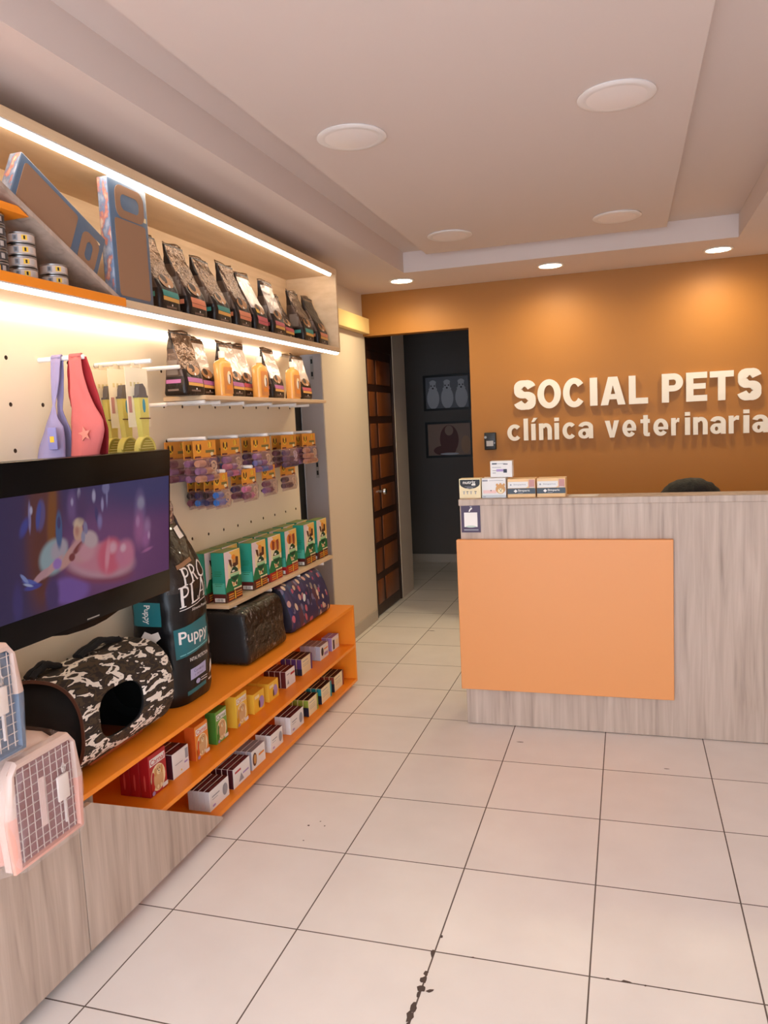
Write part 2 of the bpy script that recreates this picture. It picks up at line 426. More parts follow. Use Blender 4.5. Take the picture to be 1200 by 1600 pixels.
# ==================================================================== ORANGE BASE UNIT AND OAK CABINET
XF, YL, ZT, ZM, ZB = -.12, 2.69, .503, .262, .05
unit = thing('shelf_unit', 'long low orange open shelf unit along the left wall under the pegboard', 'shelf unit', (WL, Y0, 0))
T = .018
b = B(); b.box(WL+.001, XF, Y0, YL, ZT-T, ZT, ORANGE, .001, 1); part(b, 'top_board', unit)
b = B(); b.box(WL+.012, XF, .30, YL-T, ZM-T, ZM, ORANGE, .001, 1); part(b, 'middle_board', unit)
b = B(); b.box(WL+.012, XF, .30, YL, ZB-T, ZB, ORANGE, .001, 1); part(b, 'bottom_board', unit)
b = B(); b.box(WL+.012, XF, YL-T, YL, ZB, ZT-T, ORANGE, .001, 1); part(b, 'end_panel', unit)
b = B(); b.box(WL+.001, WL+.012, .30, YL, ZB-T, ZT-T, ORANGE); part(b, 'back_panel', unit)
b = B()
for y in (.6, 1.55, 2.45): b.box(WL+.03, XF-.06, y, y+.06, 0, ZB-T, DARK)
part(b, 'plinth', unit)
base = thing('base_cabinet', 'closed grey oak base cabinet with a slanted right edge, near the pink carrier', 'cabinet', (WL, Y0, 0))
b = B(); b.box(WL+.001, XF-.02, Y0, .28, .03, ZT-T-.001, OAK); b.box(WL+.03, XF-.06, Y0, .2, 0, .03, DARK); part(b, 'carcass', base)
b = B(); b.prism([(.166,.032),(.985,.032),(.975,.045),(.225,.478),(.166,.478)], lambda y, z, d: (XF+.0015+d, y, z), .017, OAK); part(b, 'slanted_front', base)
b = B(); b.box(XF-.0195, XF+.0185, -.62, .162, .032, .478, OAK, .001, 1); part(b, 'door', base)
b = B(); b.box(XF-.0195, XF+.0185, Y0, -.624, .032, .478, OAK, .001, 1); part(b, 'door', base)

# ==================================================================== RECEPTION COUNTER
ct = thing('reception_counter', 'grey oak reception counter with a raised ledge at the back of the room', 'counter', (.653, 2.221, 0))
b = B(); b.box(0, 1.99, 0, .02, .004, 1.15, OAK, .001, 1); b.build('front_panel', ct)
b = B(); b.box(-.006, 1.99, -.006, .17, 1.15, 1.182, OAK, .002, 1); b.build('ledge', ct)
b = B(); b.box(0, .02, .0205, .40, .004, .75, OAK); b.box(0, .02, .0205, .15, .75, 1.15, OAK); b.build('side_panel', ct)
b = B(); b.box(.021, 1.99, .13, .15, .77, 1.149, OAK); b.build('back_panel', ct)
b = B(); b.box(.0205, 1.99, .021, .40, .73, .755, OAK); b.build('desk_top', ct)
b = B(); b.box(-.018, 1.018, -.032, -.0005, .198, .979, ORANGE_PANEL, .002, 1); b.build('orange_panel', ct)

# wall lettering
LET = mat('letter_face', (232,224,216), .5)
def glyph(ch, W, H, t, h):
    """bold grotesque letter as closed outlines in a W x H box; t = stem width, h = bar height"""
    R = lambda x0, x1, z0, z1: [(x0,z0),(x1,z0),(x1,z1),(x0,z1)]
    def band(cx, cz, rx, rz, a0, a1, tx=None, tz=None, n=22):
        tx, tz = tx or t, tz or h; o, i = [], []
        for k in range(n+1):
            a = math.radians(a0+(a1-a0)*k/n); o.append((cx+rx*math.cos(a), cz+rz*math.sin(a))); i.append((cx+(rx-tx)*math.cos(a), cz+(rz-tz)*math.sin(a)))
        return o+i[::-1]
    if ch in 'Il': return [R(0,W,0,H)]
    if ch == 'L': return [R(0,t,0,H), R(t,W,0,h)]
    if ch == 'T': return [R(0,W,H-h,H), R((W-t)/2,(W+t)/2,0,H-h)]
    if ch == 'E': return [R(0,t,0,H), R(t,W,0,h), R(t,W,H-h,H), R(t,W*.93,H*.52-h*.45,H*.52+h*.45)]
    if ch == 'P':
        r = H*.31; return [R(0,t,0,H), R(t,W-r,H-h,H), R(t,W-r,H-2*r,H-2*r+h), band(W-r,H-r,r,r,-90,90)]
    if ch == 'A':
        q = t*1.1; return [[(0,0),(q,0),(W/2+q*.28,H),(W/2-q*.62,H)], [(W-q,0),(W,0),(W/2+q*.62,H),(W/2-q*.28,H)], R(W*.26,W*.74,H*.20,H*.20+h*.9)]
    if ch == 'O': return [band(W/2,H/2,W/2,H/2,0,180), band(W/2,H/2,W/2,H/2,180,360)]
    if ch in 'Cc': return [band(W/2+.002,H/2,W/2,H/2,38 if ch == 'C' else 42,180), band(W/2+.002,H/2,W/2,H/2,180,322 if ch == 'C' else 318)]
    if ch == 'S':
        ry = (H-h)/4; cl = []
        for k in range(19): a = math.radians(14+(270-14)*k/18); cl.append((W/2+(W-t)/2*.96*math.cos(a), H-h/2-ry+ry*math.sin(a)))
        for k in range(1, 20): a = math.radians(90-(90+166)*k/19); cl.append((W/2+(W-t)/2*math.cos(a), h/2+ry+ry*math.sin(a)))
        o, i = [], []
        for k, p in enumerate(cl):
            a, b2 = cl[max(k-1, 0)], cl[min(k+1, len(cl)-1)]; dx, dz = b2[0]-a[0], b2[1]-a[1]; L = math.hypot(dx, dz); nx, nz = -dz/L, dx/L
            w2 = (abs(nx)*t+abs(nz)*h)/2; o.append((p[0]+nx*w2, p[1]+nz*w2)); i.append((p[0]-nx*w2, p[1]-nz*w2))
        n = len(cl); out = []
        for k in range(0, n-1, 6): j = min(n-1, k+6); out.append(o[k:j+1]+i[k:j+1][::-1])
        return out
    X = min(H, .122)
    if ch == 'i': return [R(0,W,0,X), R(0,W,H-.026,H)]
    if ch == 'í': return [R(0,.032,0,X), [(.002,X+.012),(.022,X+.012),(W+.004,H),(.020,H)]]
    if ch == 'v': return [[(0,X),(t*1.1,X),(W/2+t*.35,0),(W/2-t*.5,0)], [(W-t*1.1,X),(W,X),(W/2+t*.5,0),(W/2-t*.35,0)]]
    if ch == 'n': return [R(0,t,0,X), R(W-t,W,0,X*.6), band(W/2+t*.1,X*.6,W/2-t*.1,X*.4,0,150)]
    if ch == 'r': return [R(0,t,0,X), [(t*.8,X*.5),(t,X*.68),(W*.72,X*.77),(W*.97,X*.75),(W,X*.98),(W*.8,X),(t*1.25,X*.92),(t*.8,X*.8)]]
    if ch == 't':
        c = W*.30; return [R(c,c+t,.02,H*.97), R(0,W,X-h,X), [(c,.022),(c+t,.022),(c+t+.006,h),(W,h*.92),(W*.98,.001),(c+t*.8,0),(c+t*.2,.006)]]
    if ch == 'e': return [band(W/2,X/2,W/2,X/2,0,180), band(W/2,X/2,W/2,X/2,180,322), R(t*.7,W-.001,X*.5-h*.62,X*.5+h*.12)]
    if ch == 'a': return [R(W-t,W,0,X*.68), band(W*.5,X*.66,W*.5,X*.34,0,165), band(W*.40,X*.30,W*.40,X*.30,0,180,t*.95,h*.8), band(W*.40,X*.30,W*.40,X*.30,180,360,t*.95,h*.8), R(W*.40,W-t*.5,X*.60-h*.8,X*.60)]
def letter(ch, x0, x1, z0, z1, label, group, tw, th):
    b = B(); lo_, dp = .004, .028
    for k, o in enumerate(glyph(ch, x1-x0, z1-z0, tw, th)):
        b.prism(o, lambda x, z, d: (x, -dp+.0005*k+d, z), dp-.001-.0005*k, LET)
    tag(b.build('sign_letter', loc=(x0, 4.2495, z0), ang=30), label, 'sign letter', group)
up = [('S',.673,.827),('O',.843,1.012),('C',1.025,1.185),('I',1.217,1.269),('A',1.291,1.462),('L',1.485,1.615),('P',1.707,1.847),('E',1.867,2.003),('T',2.02,2.172),('S',2.199,2.343)]
note = ['big first letter S of SOCIAL', 'big letter O of SOCIAL', 'big letter C of SOCIAL', 'big letter I of SOCIAL', 'big letter A of SOCIAL', 'big letter L ending SOCIAL', 'big letter P starting PETS', 'big letter E of PETS', 'big letter T of PETS', 'big letter S ending PETS']
for k, (c, a, d) in enumerate(up):
    z0 = 1.645-.012*k/9; o = .006 if c in 'SOC' else 0
    letter(c, a, d, z0-o, z0+.2+o, 'raised white '+note[k]+' on the ochre wall', 'big sign letters', .047, .042)
lo = [('c',.612,.719),('l',.736,.768),('í',.791,.835),('n',.848,.941),('i',.96,.993),('c',1.016,1.116),('a',1.13,1.235),('v',1.317,1.416),('e',1.438,1.533),('t',1.562,1.625),('e',1.648,1.748),('r',1.767,1.822),('i',1.858,1.892),('n',1.912,2.006),('a',2.023,2.122),('r',2.141,2.207),('i',2.234,2.271),('a',2.291,2.388)]
ln = ['first c of clínica', 'l of clínica', 'accented í of clínica', 'n of clínica', 'plain i of clínica', 'second c of clínica', 'a ending clínica', 'v starting veterinaria', 'first e of veterinaria', 't of veterinaria', 'second e of veterinaria', 'first r of veterinaria', 'first i of veterinaria', 'n of veterinaria', 'first a of veterinaria', 'second r of veterinaria', 'second i of veterinaria', 'last a of veterinaria']
for k, (c, a, d) in enumerate(lo):
    z0 = 1.410-.008*k/17; top = {'l':.162, 'í':.165, 'i':.16, 't':.155}.get(c, .122)
    letter(c, a, d, z0, z0+top, 'small raised white letter '+ln[k]+' on the ochre wall', 'small sign letters', .031, .027)

# access control box on the ochre wall
t = thing('intercom', 'small black intercom box with a pale sticker, left of the wall lettering', 'intercom', (.483, 4.25, 1.35))
b = B(); b.box(-.044, .044, -.035, -.0005, 0, .13, BLACK, .006, 3); b.build('housing', t)
b = B(); b.box(-.028, .024, -.0365, -.0352, .028, .068, mat('grey_sticker', (170,165,168), .4)); b.build('sticker', t)
b = B(); b.cyl((-.034,-.035,.095), (-.034,-.038,.095), .010, mat('lens_grey', (150,150,155), .2)); b.build('lens', t)
b = B(); b.cyl((.034,-.035,.05), (.034,-.037,.05), .005, mat('lens_grey', (150,150,155), .2)); b.build('button', t)

# framed dog pictures at the end of the hall
def picture(x0, x1, z0, z1, label, bg, blobs):
    t = thing('framed_picture', label, 'picture', ((x0+x1)/2, 6.849, z0), 0, 'framed pictures in the dark hall')
    w, h = x1-x0, z1-z0; b = B()
    for q in ((-w/2, w/2, 0, .025), (-w/2, w/2, h-.025, h)): b.box(q[0], q[1], -.03, 0, q[2], q[3], BLACK)
    for q in ((-w/2, -w/2+.025), (w/2-.025, w/2)): b.box(q[0], q[1], -.03, 0, .025, h-.025, BLACK)
    b.build('frame', t)
    b = B(); b.box(-w/2+.02, w/2-.02, -.012, -.002, .02, h-.02, bg)
    for n, (cx, cz, rx, rz, m) in enumerate(blobs):
        b.face([(-w/2+cx*w+rx*w*math.cos(a*PI/12), -.0125-.0002*n, cz*h+rz*h*math.sin(a*PI/12)) for a in range(24)], m)
    b.build('print', t)
pl = mat('pale_fur_print', (190,190,196), .5); pk = mat('dark_print', (50,46,52), .5); pb = mat('grey_print', (112,112,120), .5)
pr = mat('red_brown_print', (92,40,36), .5); pe = mat('beige_print', (150,120,104), .5)
bl = []
for cx in (.2, .5, .8):
    bl += [(cx,.35,.13,.3,pl), (cx,.68,.1,.18,pl), (cx-.09,.72,.03,.1,pb), (cx+.09,.72,.03,.1,pb), (cx-.035,.7,.014,.022,pk), (cx+.035,.7,.014,.022,pk), (cx,.63,.02,.025,pk)]
picture(-.68, -.15, 1.70, 2.09, 'upper framed picture of three pale fluffy dogs in the dark hall', pb, bl)
picture(-.675, -.145, 1.18, 1.577, 'lower framed picture with a red brown figure in the dark hall', pe, [(.5,.5,.2,.4,pr), (.5,.75,.09,.14,pe), (.4,.2,.24,.14,pr), (.85,.35,.1,.25,mat('tan_print',(170,130,100),.5)), (.5,.1,.2,.03,pl)])
# ==================================================================== TELEVISION
def screen_mat(Wt, Ht, blobs, base):
    m = bpy.data.materials.new('television_picture'); m.use_nodes = True; nt = m.node_tree; p = nt.nodes['Principled BSDF']
    tc = nt.nodes.new('ShaderNodeTexCoord'); prev = None
    for (u, v, ru, rv, rot, soft, col) in blobs:
        mp = nt.nodes.new('ShaderNodeMapping'); mp.vector_type = 'TEXTURE'
        mp.inputs['Location'].default_value = (0, u*Wt, v*Ht); mp.inputs['Rotation'].default_value = (math.radians(rot), 0, 0); mp.inputs['Scale'].default_value = (1, ru*Wt, rv*Wt)
        nt.links.new(tc.outputs['Object'], mp.inputs['Vector'])
        sx = nt.nodes.new('ShaderNodeSeparateXYZ'); nt.links.new(mp.outputs[0], sx.inputs[0])
        cx = nt.nodes.new('ShaderNodeCombineXYZ'); nt.links.new(sx.outputs[1], cx.inputs[1]); nt.links.new(sx.outputs[2], cx.inputs[2])
        ln = nt.nodes.new('ShaderNodeVectorMath'); ln.operation = 'LENGTH'; nt.links.new(cx.outputs[0], ln.inputs[0])
        mr = nt.nodes.new('ShaderNodeMapRange'); mr.interpolation_type = 'SMOOTHSTEP'; mr.inputs['From Min'].default_value = 1-soft; mr.inputs['From Max'].default_value = 1+soft
        mr.inputs['To Min'].default_value = 1; mr.inputs['To Max'].default_value = 0; nt.links.new(ln.outputs['Value'], mr.inputs['Value'])
        mx = nt.nodes.new('ShaderNodeMix'); mx.data_type = 'RGBA'; nt.links.new(mr.outputs['Result'], mx.inputs['Factor'])
        if prev is None: mx.inputs['A'].default_value = (*lin(base), 1)
        else: nt.links.new(prev, mx.inputs['A'])
        mx.inputs['B'].default_value = (*lin(col), 1); prev = mx.outputs['Result']
    nt.links.new(prev, p.inputs['Emission Color']); p.inputs['Emission Strength'].default_value = .5
    p.inputs['Base Color'].default_value = (.004, .004, .005, 1); p.inputs['Roughness'].default_value = .25
    return m
TW, TH = .935, .535
tv = thing('television', 'wall mounted black television showing a purple music video scene', 'television', (-.187, -.068, .992))
tv.rotation_euler = (0, math.radians(5), 0)
gl = mat('tv_gloss_black', (7,6,7), .2, spec=.12)
b = B(); b.box(-.035, 0, 0, TW, 0, TH, gl, .004, 2); b.box(-.07, -.034, .12, TW-.12, .06, TH-.12, BLACK, .01, 2); b.build('housing', tv)
b = B()
b.prism([(.29,.003),(.36,-.012),(.44,-.017),(.49,-.017),(.55,-.012),(.62,.003)], lambda y, z, d: (-.03+d, y, z), .0305, gl); b.build('chin', tv)
b = B(); b.box(.0002, .0009, .455, .515, .0105, .0145, mat('tv_logo', (150,146,142), .3)); b.build('brand_mark', tv)
blobs = [ # u, v, ru, rv, rotation, softness, colour
 (.95,.30,.55,.24,0,.5,(92,54,118)), (.62,.44,.26,.15,0,.6,(106,66,126)), (.95,.86,.45,.14,0,.5,(42,52,118)), (.10,.46,.19,.45,0,.3,(28,32,92)),
 (.285,.62,.075,.26,-3,.35,(88,42,52)), (.325,.68,.020,.15,-4,.5,(128,74,34)), (.27,.44,.03,.12,0,.4,(88,40,44)),
 (.40,.235,.10,.045,-10,.25,(112,84,172)), (.32,.24,.03,.06,0,.4,(48,44,110)),
 (.56,.30,.185,.045,-14,.25,(128,60,98)), (.57,.345,.185,.055,-12,.2,(196,150,170)), (.575,.372,.17,.052,-12,.25,(206,132,156)),
 (.615,.37,.070,.065,-5,.25,(214,96,128)), (.70,.36,.055,.05,0,.35,(208,124,160)), (.63,.42,.022,.02,0,.6,(228,170,190)), (.69,.40,.016,.014,0,.6,(228,180,200)), (.60,.38,.012,.05,-8,.6,(230,150,172)),
 (.33,.455,.065,.055,20,.2,(150,176,186)), (.355,.49,.04,.03,25,.3,(176,166,182)),
 (.405,.44,.060,.020,38,.25,(206,154,150)), (.46,.46,.050,.045,15,.3,(204,150,158)), (.452,.475,.040,.012,30,.3,(120,48,62)), (.415,.425,.015,.013,0,.3,(120,48,62)), (.49,.44,.04,.035,0,.4,(212,150,168)),
 (.51,.505,.040,.028,-25,.3,(200,176,184)), (.447,.572,.023,.034,0,.2,(212,166,148)), (.45,.62,.026,.016,0,.35,(226,196,170)), (.442,.572,.009,.016,0,.8,(186,128,120)), (.485,.58,.010,.022,10,.3,(130,130,172)), (.472,.53,.010,.02,0,.4,(150,150,180)),
 (.325,.40,.055,.013,30,.25,(204,158,164)), (.27,.365,.040,.012,26,.25,(196,150,160)), (.345,.41,.020,.018,0,.3,(158,120,200)), (.225,.345,.034,.009,-22,.3,(70,96,186)), (.20,.375,.022,.006,-45,.3,(130,150,210)), (.235,.318,.036,.009,0,.3,(44,64,160)), (.215,.335,.02,.004,-20,.4,(170,184,220)),
 (.275,.70,.020,.048,-6,.25,(84,78,138)), (.266,.70,.009,.042,-10,.35,(44,76,166)), (.228,.70,.006,.045,0,.4,(140,132,184)), (.205,.65,.014,.03,-30,.5,(44,66,160)), (.235,.735,.006,.012,0,.5,(190,184,214)),
 (.356,.60,.015,.06,0,.25,(44,98,152)), (.356,.64,.008,.02,0,.3,(26,54,116)), (.42,.72,.022,.05,0,.6,(104,80,142)), (.455,.785,.008,.018,0,.5,(190,184,212)), (.465,.72,.026,.05,0,.6,(66,48,108)), (.53,.76,.009,.02,0,.5,(180,174,208)), (.545,.64,.009,.03,12,.4,(34,52,120)), (.42,.745,.006,.012,0,.6,(170,160,200)),
 (.575,.70,.007,.022,0,.5,(160,154,200)), (.595,.80,.020,.022,0,.25,(118,120,172)), (.56,.60,.012,.024,0,.6,(130,122,182)), (.60,.74,.005,.03,0,.6,(130,130,180)),
 (.795,.63,.034,.07,0,.4,(102,88,144)), (.80,.665,.022,.025,0,.5,(150,146,178)), (.79,.50,.03,.06,0,.7,(160,96,154)), (.84,.50,.02,.03,0,.7,(160,122,172)), (.83,.42,.024,.03,0,.7,(160,100,162)), (.84,.345,.03,.006,8,.7,(172,104,164)), (.78,.55,.012,.02,0,.6,(180,130,180)), (.85,.44,.008,.014,0,.6,(190,150,196)),
 (.17,.25,.02,.06,0,.5,(44,46,120)), (.085,.25,.006,.02,10,.6,(150,150,190)),
]
b = B(); b.box(0, .0006, .012, TW-.012, .086, .439, screen_mat(TW, TH, blobs, (40,40,100))); b.build('screen', tv)
# wall bracket of the television
b = B(); b.box(-.479, -.455, .26, .56, 1.10, 1.40, BLACK, .004, 1); b.box(-.456, -.29, .38, .44, 1.20, 1.27, BLACK, .004, 1); b.box(-.291, -.262, .18, .22, 1.12, 1.40, BLACK, .003, 1); b.box(-.291, -.262, .56, .60, 1.12, 1.40, BLACK, .003, 1); b.box(-.292, -.268, .16, .62, 1.20, 1.27, BLACK, .003, 1)
tag(b.build('television_bracket'), 'black wall bracket arm behind the television', 'bracket')

# ==================================================================== GENERIC PRODUCT CARTONS
def carton(name, label, cat, group, loc, D, W, H, cols, front=(), side=(), top=(), rz=0., single=False):
    """front faces local +X; (s,t) run left-to-right and bottom-to-top on each face"""
    t = thing(name, label, cat, loc, rz, group)
    b = B(); b.box(-D/2, D/2, -W/2, W/2, .0004, H, cols[0], .0012, 1)
    for f in b.bm.faces:
        n = f.normal; f.normal_update(); n = f.normal
        if abs(n.y) > .8: f.material_index = b.mi(cols[1])
        elif n.z > .8: f.material_index = b.mi(cols[2])
    b.build('carton_body', t)
    b = B()
    def put(items, fn, ww, hh):
        for k, it in enumerate(items):
            e = .0006+.0002*k
            if it[0] == 'r': b.face([fn(x, z, e) for x, z in ((it[1],it[3]),(it[2],it[3]),(it[2],it[4]),(it[1],it[4]))], it[5])
            elif it[0] == 'e': b.face([fn(it[1]+it[3]*math.cos(a*PI/10), it[2]+it[4]*math.sin(a*PI/10), e) for a in range(20)], it[5])
            elif it[0] == 'p': b.face([fn(x, z, e) for x, z in it[1]], it[2])
            elif it[0] == 't': b.text(it[1], lambda x, z: fn(x, z, e), it[2], it[3], it[4], it[5], it[6], .012)
    put(front, lambda s, v, e: (D/2+e, (s-.5)*W, v*H), W, H)
    put(side, lambda s, v, e: ((s-.5)*D, -W/2-e, v*H), D, H)
    put(top, lambda s, v, e: (D/2-v*D, (s-.5)*W, H+e), W, D)
    if len(b.bm.faces): b.build('printed_panel', t, recalc=False)
    else: b.bm.free()
    return t
def bars(n, s0, s1, t0, t1):
    return [(s0+(s1-s0)*(k+.12)/n, s0+(s1-s0)*(k+.35+.35*((k*7) % 3)/3)/n, t0, t1) for k in range(n)]
INK = mat('black_ink', (26,22,22), .5); WINK = mat('white_ink', (240,234,226), .5); GRN = mat('green_print', (28,120,70), .45); TEAL = mat('teal_print', (40,150,128), .45)
MAR = mat('maroon_print', (92,28,26), .45); RED = mat('red_print', (176,28,34), .4); CRM = mat('cream_print', (240,222,178), .5); ORP = mat('orange_print', (232,140,46), .45)
DGR = mat('dark_green_print', (20,66,44), .5); TAN = mat('tan_print2', (206,150,84), .5); BRN = mat('brown_print', (86,44,26), .5); YEL = mat('yellow_print', (240,192,60), .45)
LAV = mat('lavender_print', (168,144,196), .5); PUR = mat('purple_print', (92,56,116), .5); GREY = mat('grey_print2', (150,150,156), .5); DKB = mat('dark_box_top', (44,30,32), .5); LIM = mat('lime_print', (150,170,60), .5); TQ = mat('turquoise_print', (30,150,160), .5)
OLV = mat('olive_box_top', (120,130,62), .5); BLUE = mat('blue_print', (60,120,190), .4); PNK = mat('pink_print', (206,110,140), .5); RBR = mat('rust_print', (150,64,44), .5)
WMR = mat('wine_box_top', (74,24,34), .4)

# ---- green dog treat boxes on the lower board
def treat_front(band, dogs):
    f = [('r',0,1,.2,.46,GRN), ('r',.0,1,.46,1,CRM), ('p',[(0,1),(0,.3),(.18,.46),(.2,.72),(.6,1)],mat('pale_lilac_print',(226,206,206),.5)), ('p',[(.3,.98),(1,.99),(1,.6),(.85,.55),(.7,.8)],mat('warm_yellow_print',(238,190,96),.5)),
         ('r',0,1,.008,.2,band)]
    if dogs == 0:
        f += [('p',[(.25,.84),(.42,.82),(.46,.70),(.40,.66),(.30,.74)],BRN), ('e',.6,.78,.12,.09,TAN), ('p',[(.7,.86),(.86,.84),(.84,.68),(.62,.66),(.46,.68),(.52,.74),(.68,.74)],BRN), ('e',.56,.86,.12,.05,ORP)]
    else:
        f += [('e',.4,.80,.26,.12,ORP), ('e',.7,.76,.18,.14,TAN), ('p',[(.3,.9),(.5,.86),(.45,.68),(.3,.7)],RBR), ('p',[(.62,.88),(.82,.9),(.78,.66),(.66,.66)],RBR)]
    f += [('p',[(.3,.56),(.48,.66),(.62,.67),(.8,.6),(.8,.55)],DGR), ('e',.5,.585,.09,.02,WINK), ('r',.28,.86,.49,.54,mat('mint_print',(170,210,160),.5)), ('p',[(.3,.46),(.56,.36),(.86,.44),(.84,.49),(.3,.49)],GRN),
          ('p',[(.34,.45),(.56,.38),(.82,.45),(.78,.47),(.36,.47)],DGR), ('p',[(.34,.4),(.52,.34),(.74,.4),(.66,.28),(.42,.28)],CRM), ('e',.47,.33,.06,.035,TAN), ('e',.63,.33,.05,.035,BRN), ('r',.5,.9,.215,.24,CRM), ('e',.5,.228,.05,.02,CRM), ('e',.9,.228,.05,.02,CRM)]
    for k in range(3): f += [('r',.10,.42,.135-.045*k,.16-.045*k,ORP if k != 1 else TAN), ('r',.58,.94,.145-.045*k,.168-.045*k,ORP if k != 0 else TAN)]
    f += [('r',.46,.53,.03,.19,YEL)]
    return f
def treat_side(band):
    s = [('r',0,1,.008,.18,band), ('r',0,.94,.19,.40,mat('teal_light_print',(86,184,160),.45)), ('r',.12,.9,.025,.10,WINK)] + [('r',*q,INK) for q in bars(7,.22,.8,.035,.09)]
    s += [('r',.2,.75,.62,.63,GRN), ('r',.2,.8,.58,.59,GRN), ('r',.2,.7,.54,.55,GRN), ('r',.2,.8,.38,.39,GRN), ('r',.25,.7,.34,.35,GRN)]
    return s
BD, BW, BH = .068, .155, .238
XBX = -.348
gp = {}
for key, band in (('m', MAR), ('r', RED)):
    gp[key] = None
fr = [(1.588,'m','leftmost, nearest the big dog food sack'), (1.868,'m','second from the left with a maroon base'), (2.052,'r','third from the left with a red base'), (2.262,'r','fourth from the left with a red base'), (2.525,'m','fifth from the left with a maroon base'), (2.722,'m','rightmost with a maroon base')]
for y, k, s in fr:
    lab = 'green dog treat box, front row, '+s; loc = (XBX, y, LB)
    if gp[k] is None: gp[k] = carton('treat_box', lab, 'treat box', 'green treat boxes on the lower board', loc, BD, BW, BH, (GRN, TEAL, OLV), treat_front(MAR if k == 'm' else RED, 0 if k == 'm' else 1), treat_side(MAR if k == 'm' else RED), [('r',.1,.9,.1,.3,mat('green_top_edge',(110,150,70),.5))])
    else: dup(gp[k], loc, lab)
for i, (y, k) in enumerate(((1.565,'m'), (1.73,'m'), (1.90,'m'), (2.075,'r'), (2.255,'m'), (2.44,'m'), (2.63,'m'))):
    dup(gp[k], (XBX-.088, y, LB), 'green dog treat box, back row, '+('leftmost','second from the left','third from the left','fourth from the left','fifth from the left','sixth from the left','rightmost')[i])

# ---- boxes on the orange unit, middle board
def dogprint(c):
    return [('r',.06,.94,.72,.90,CARD), ('t','Carnal',.1,.9,.74,.87,c), ('e',.48,.38,.42,.32,CRM), ('e',.2,.35,.1,.22,c), ('e',.5,.34,.28,.26,mat('fur_print',(210,170,120),.5)), ('e',.34,.53,.07,.10,TAN), ('e',.70,.53,.07,.10,TAN), ('e',.52,.56,.17,.11,mat('fur_print',(210,170,120),.5)), ('e',.52,.50,.10,.06,CRM), ('e',.46,.58,.022,.016,INK), ('e',.59,.58,.022,.016,INK), ('e',.525,.525,.035,.02,INK), ('e',.525,.475,.04,.008,BRN), ('e',.42,.16,.06,.05,CRM), ('e',.60,.16,.06,.05,CRM), ('p',[(.05,.12),(.2,.28),(.14,.42),(.02,.3)],c), ('r',.66,.98,.06,.16,CARD), ('e',.14,.08,.09,.05,LAV)]
GM, GB = 'boxes on the middle orange board', 'boxes on the bottom orange board'
def row(name, what, cat, grp, y0, y1, xf, z, D, H, n, cols, front, side=(), top=(), gap=.0015, where=''):
    p = None; W = y1-y0
    for k in range(n):
        lab = what+(' '+where if where else '')+(', '+ORD[k] if n > 1 else '')
        loc = (xf-D/2-k*(D+gap), (y0+y1)/2, z)
        if p is None: p = carton(name, lab, cat, grp, loc, D, W, H, cols, front, side, top)
        else: dup(p, loc, lab)
XM = -.205
row('treat_box', 'tall red treat box with a puppy picture', 'treat box', GM, .665, .775, XM, ZM, .042, .158, 3, (RED,RED,RED), dogprint(RED), [('e',.5,.35,.1,.2,mat('red_gloss_mark',(214,90,80),.4))])
row('medicine_box', 'white medicine box with wine top, beside the red treat boxes', 'medicine box', GM, .815, .93, XM, ZM, .036, .10, 3, (CARD,WMR,WMR), [('r',.78,.96,.5,.9,GREY), ('r',.15,.6,.5,.53,GREY), ('e',.5,.18,.04,.04,YEL), ('r',.7,.9,.35,.42,LAV)], (), [('r',.1,.7,.3,.6,mat('wine_light',(120,60,66),.5))])
row('treat_box', 'tall orange treat box with a white puppy picture', 'treat box', GM, .985, 1.085, XM, ZM, .05, .142, 1, (ORP,mat('deep_orange_print',(214,88,24),.45),ORP), dogprint(mat('deep_orange_print',(214,88,24),.45)))
row('treat_box', 'tall green treat box with a dog picture, right of the orange one', 'treat box', GM, 1.15, 1.245, XM, ZM, .05, .14, 1, (mat('leaf_green',(112,160,60),.45),mat('leaf_green2',(70,128,44),.45),mat('leaf_green2',(70,128,44),.45)), dogprint(mat('leaf_green2',(70,128,44),.45)))
row('treat_box', 'tall yellow treat box with a kitten picture', 'treat box', GM, 1.33, 1.435, XM, ZM, .055, .145, 1, (YEL,YEL,YEL), dogprint(mat('amber_print',(222,160,40),.45)))
row('treat_box', 'low yellow treat box', 'treat box', GM, 1.50, 1.61, XM, ZM, .055, .095, 3, (YEL,YEL,YEL), [('r',.1,.5,.7,.85,CRM), ('e',.7,.4,.25,.3,LAV), ('e',.5,.35,.07,.2,BRN)], where='left of the second low yellow stack')
row('treat_box', 'low yellow treat box', 'treat box', GM, 1.66, 1.77, XM, ZM, .06, .092, 4, (YEL,YEL,YEL), [('r',.1,.5,.7,.85,CRM), ('e',.65,.45,.22,.3,LAV), ('e',.45,.35,.06,.2,BRN)], where='beside the maroon flea boxes')
row('medicine_box', 'maroon medicine box with white front', 'medicine box', GM, 1.86, 1.975, XM, ZM, .03, .088, 4, (CARD,MAR,MAR), [('r',.5,.95,.62,.75,RED), ('p',[(.1,.2),(.2,.5),(.3,.2)],GREY), ('r',.1,.4,.75,.8,GREY)], where='beside low yellow boxes')
row('medicine_box', 'purple sided medicine box with dark top and cream front', 'medicine box', GM, 2.065, 2.205, XM, ZM, .03, .09, 4, (CRM,PUR,DKB), [('r',.1,.6,.78,.82,GREY), ('r',.1,.7,.6,.62,GREY), ('r',.1,.65,.5,.52,GREY), ('r',.85,1,.012,1,PUR)], [('r',0,1,.012,.4,mat('deep_navy_print',(26,30,52),.5))])
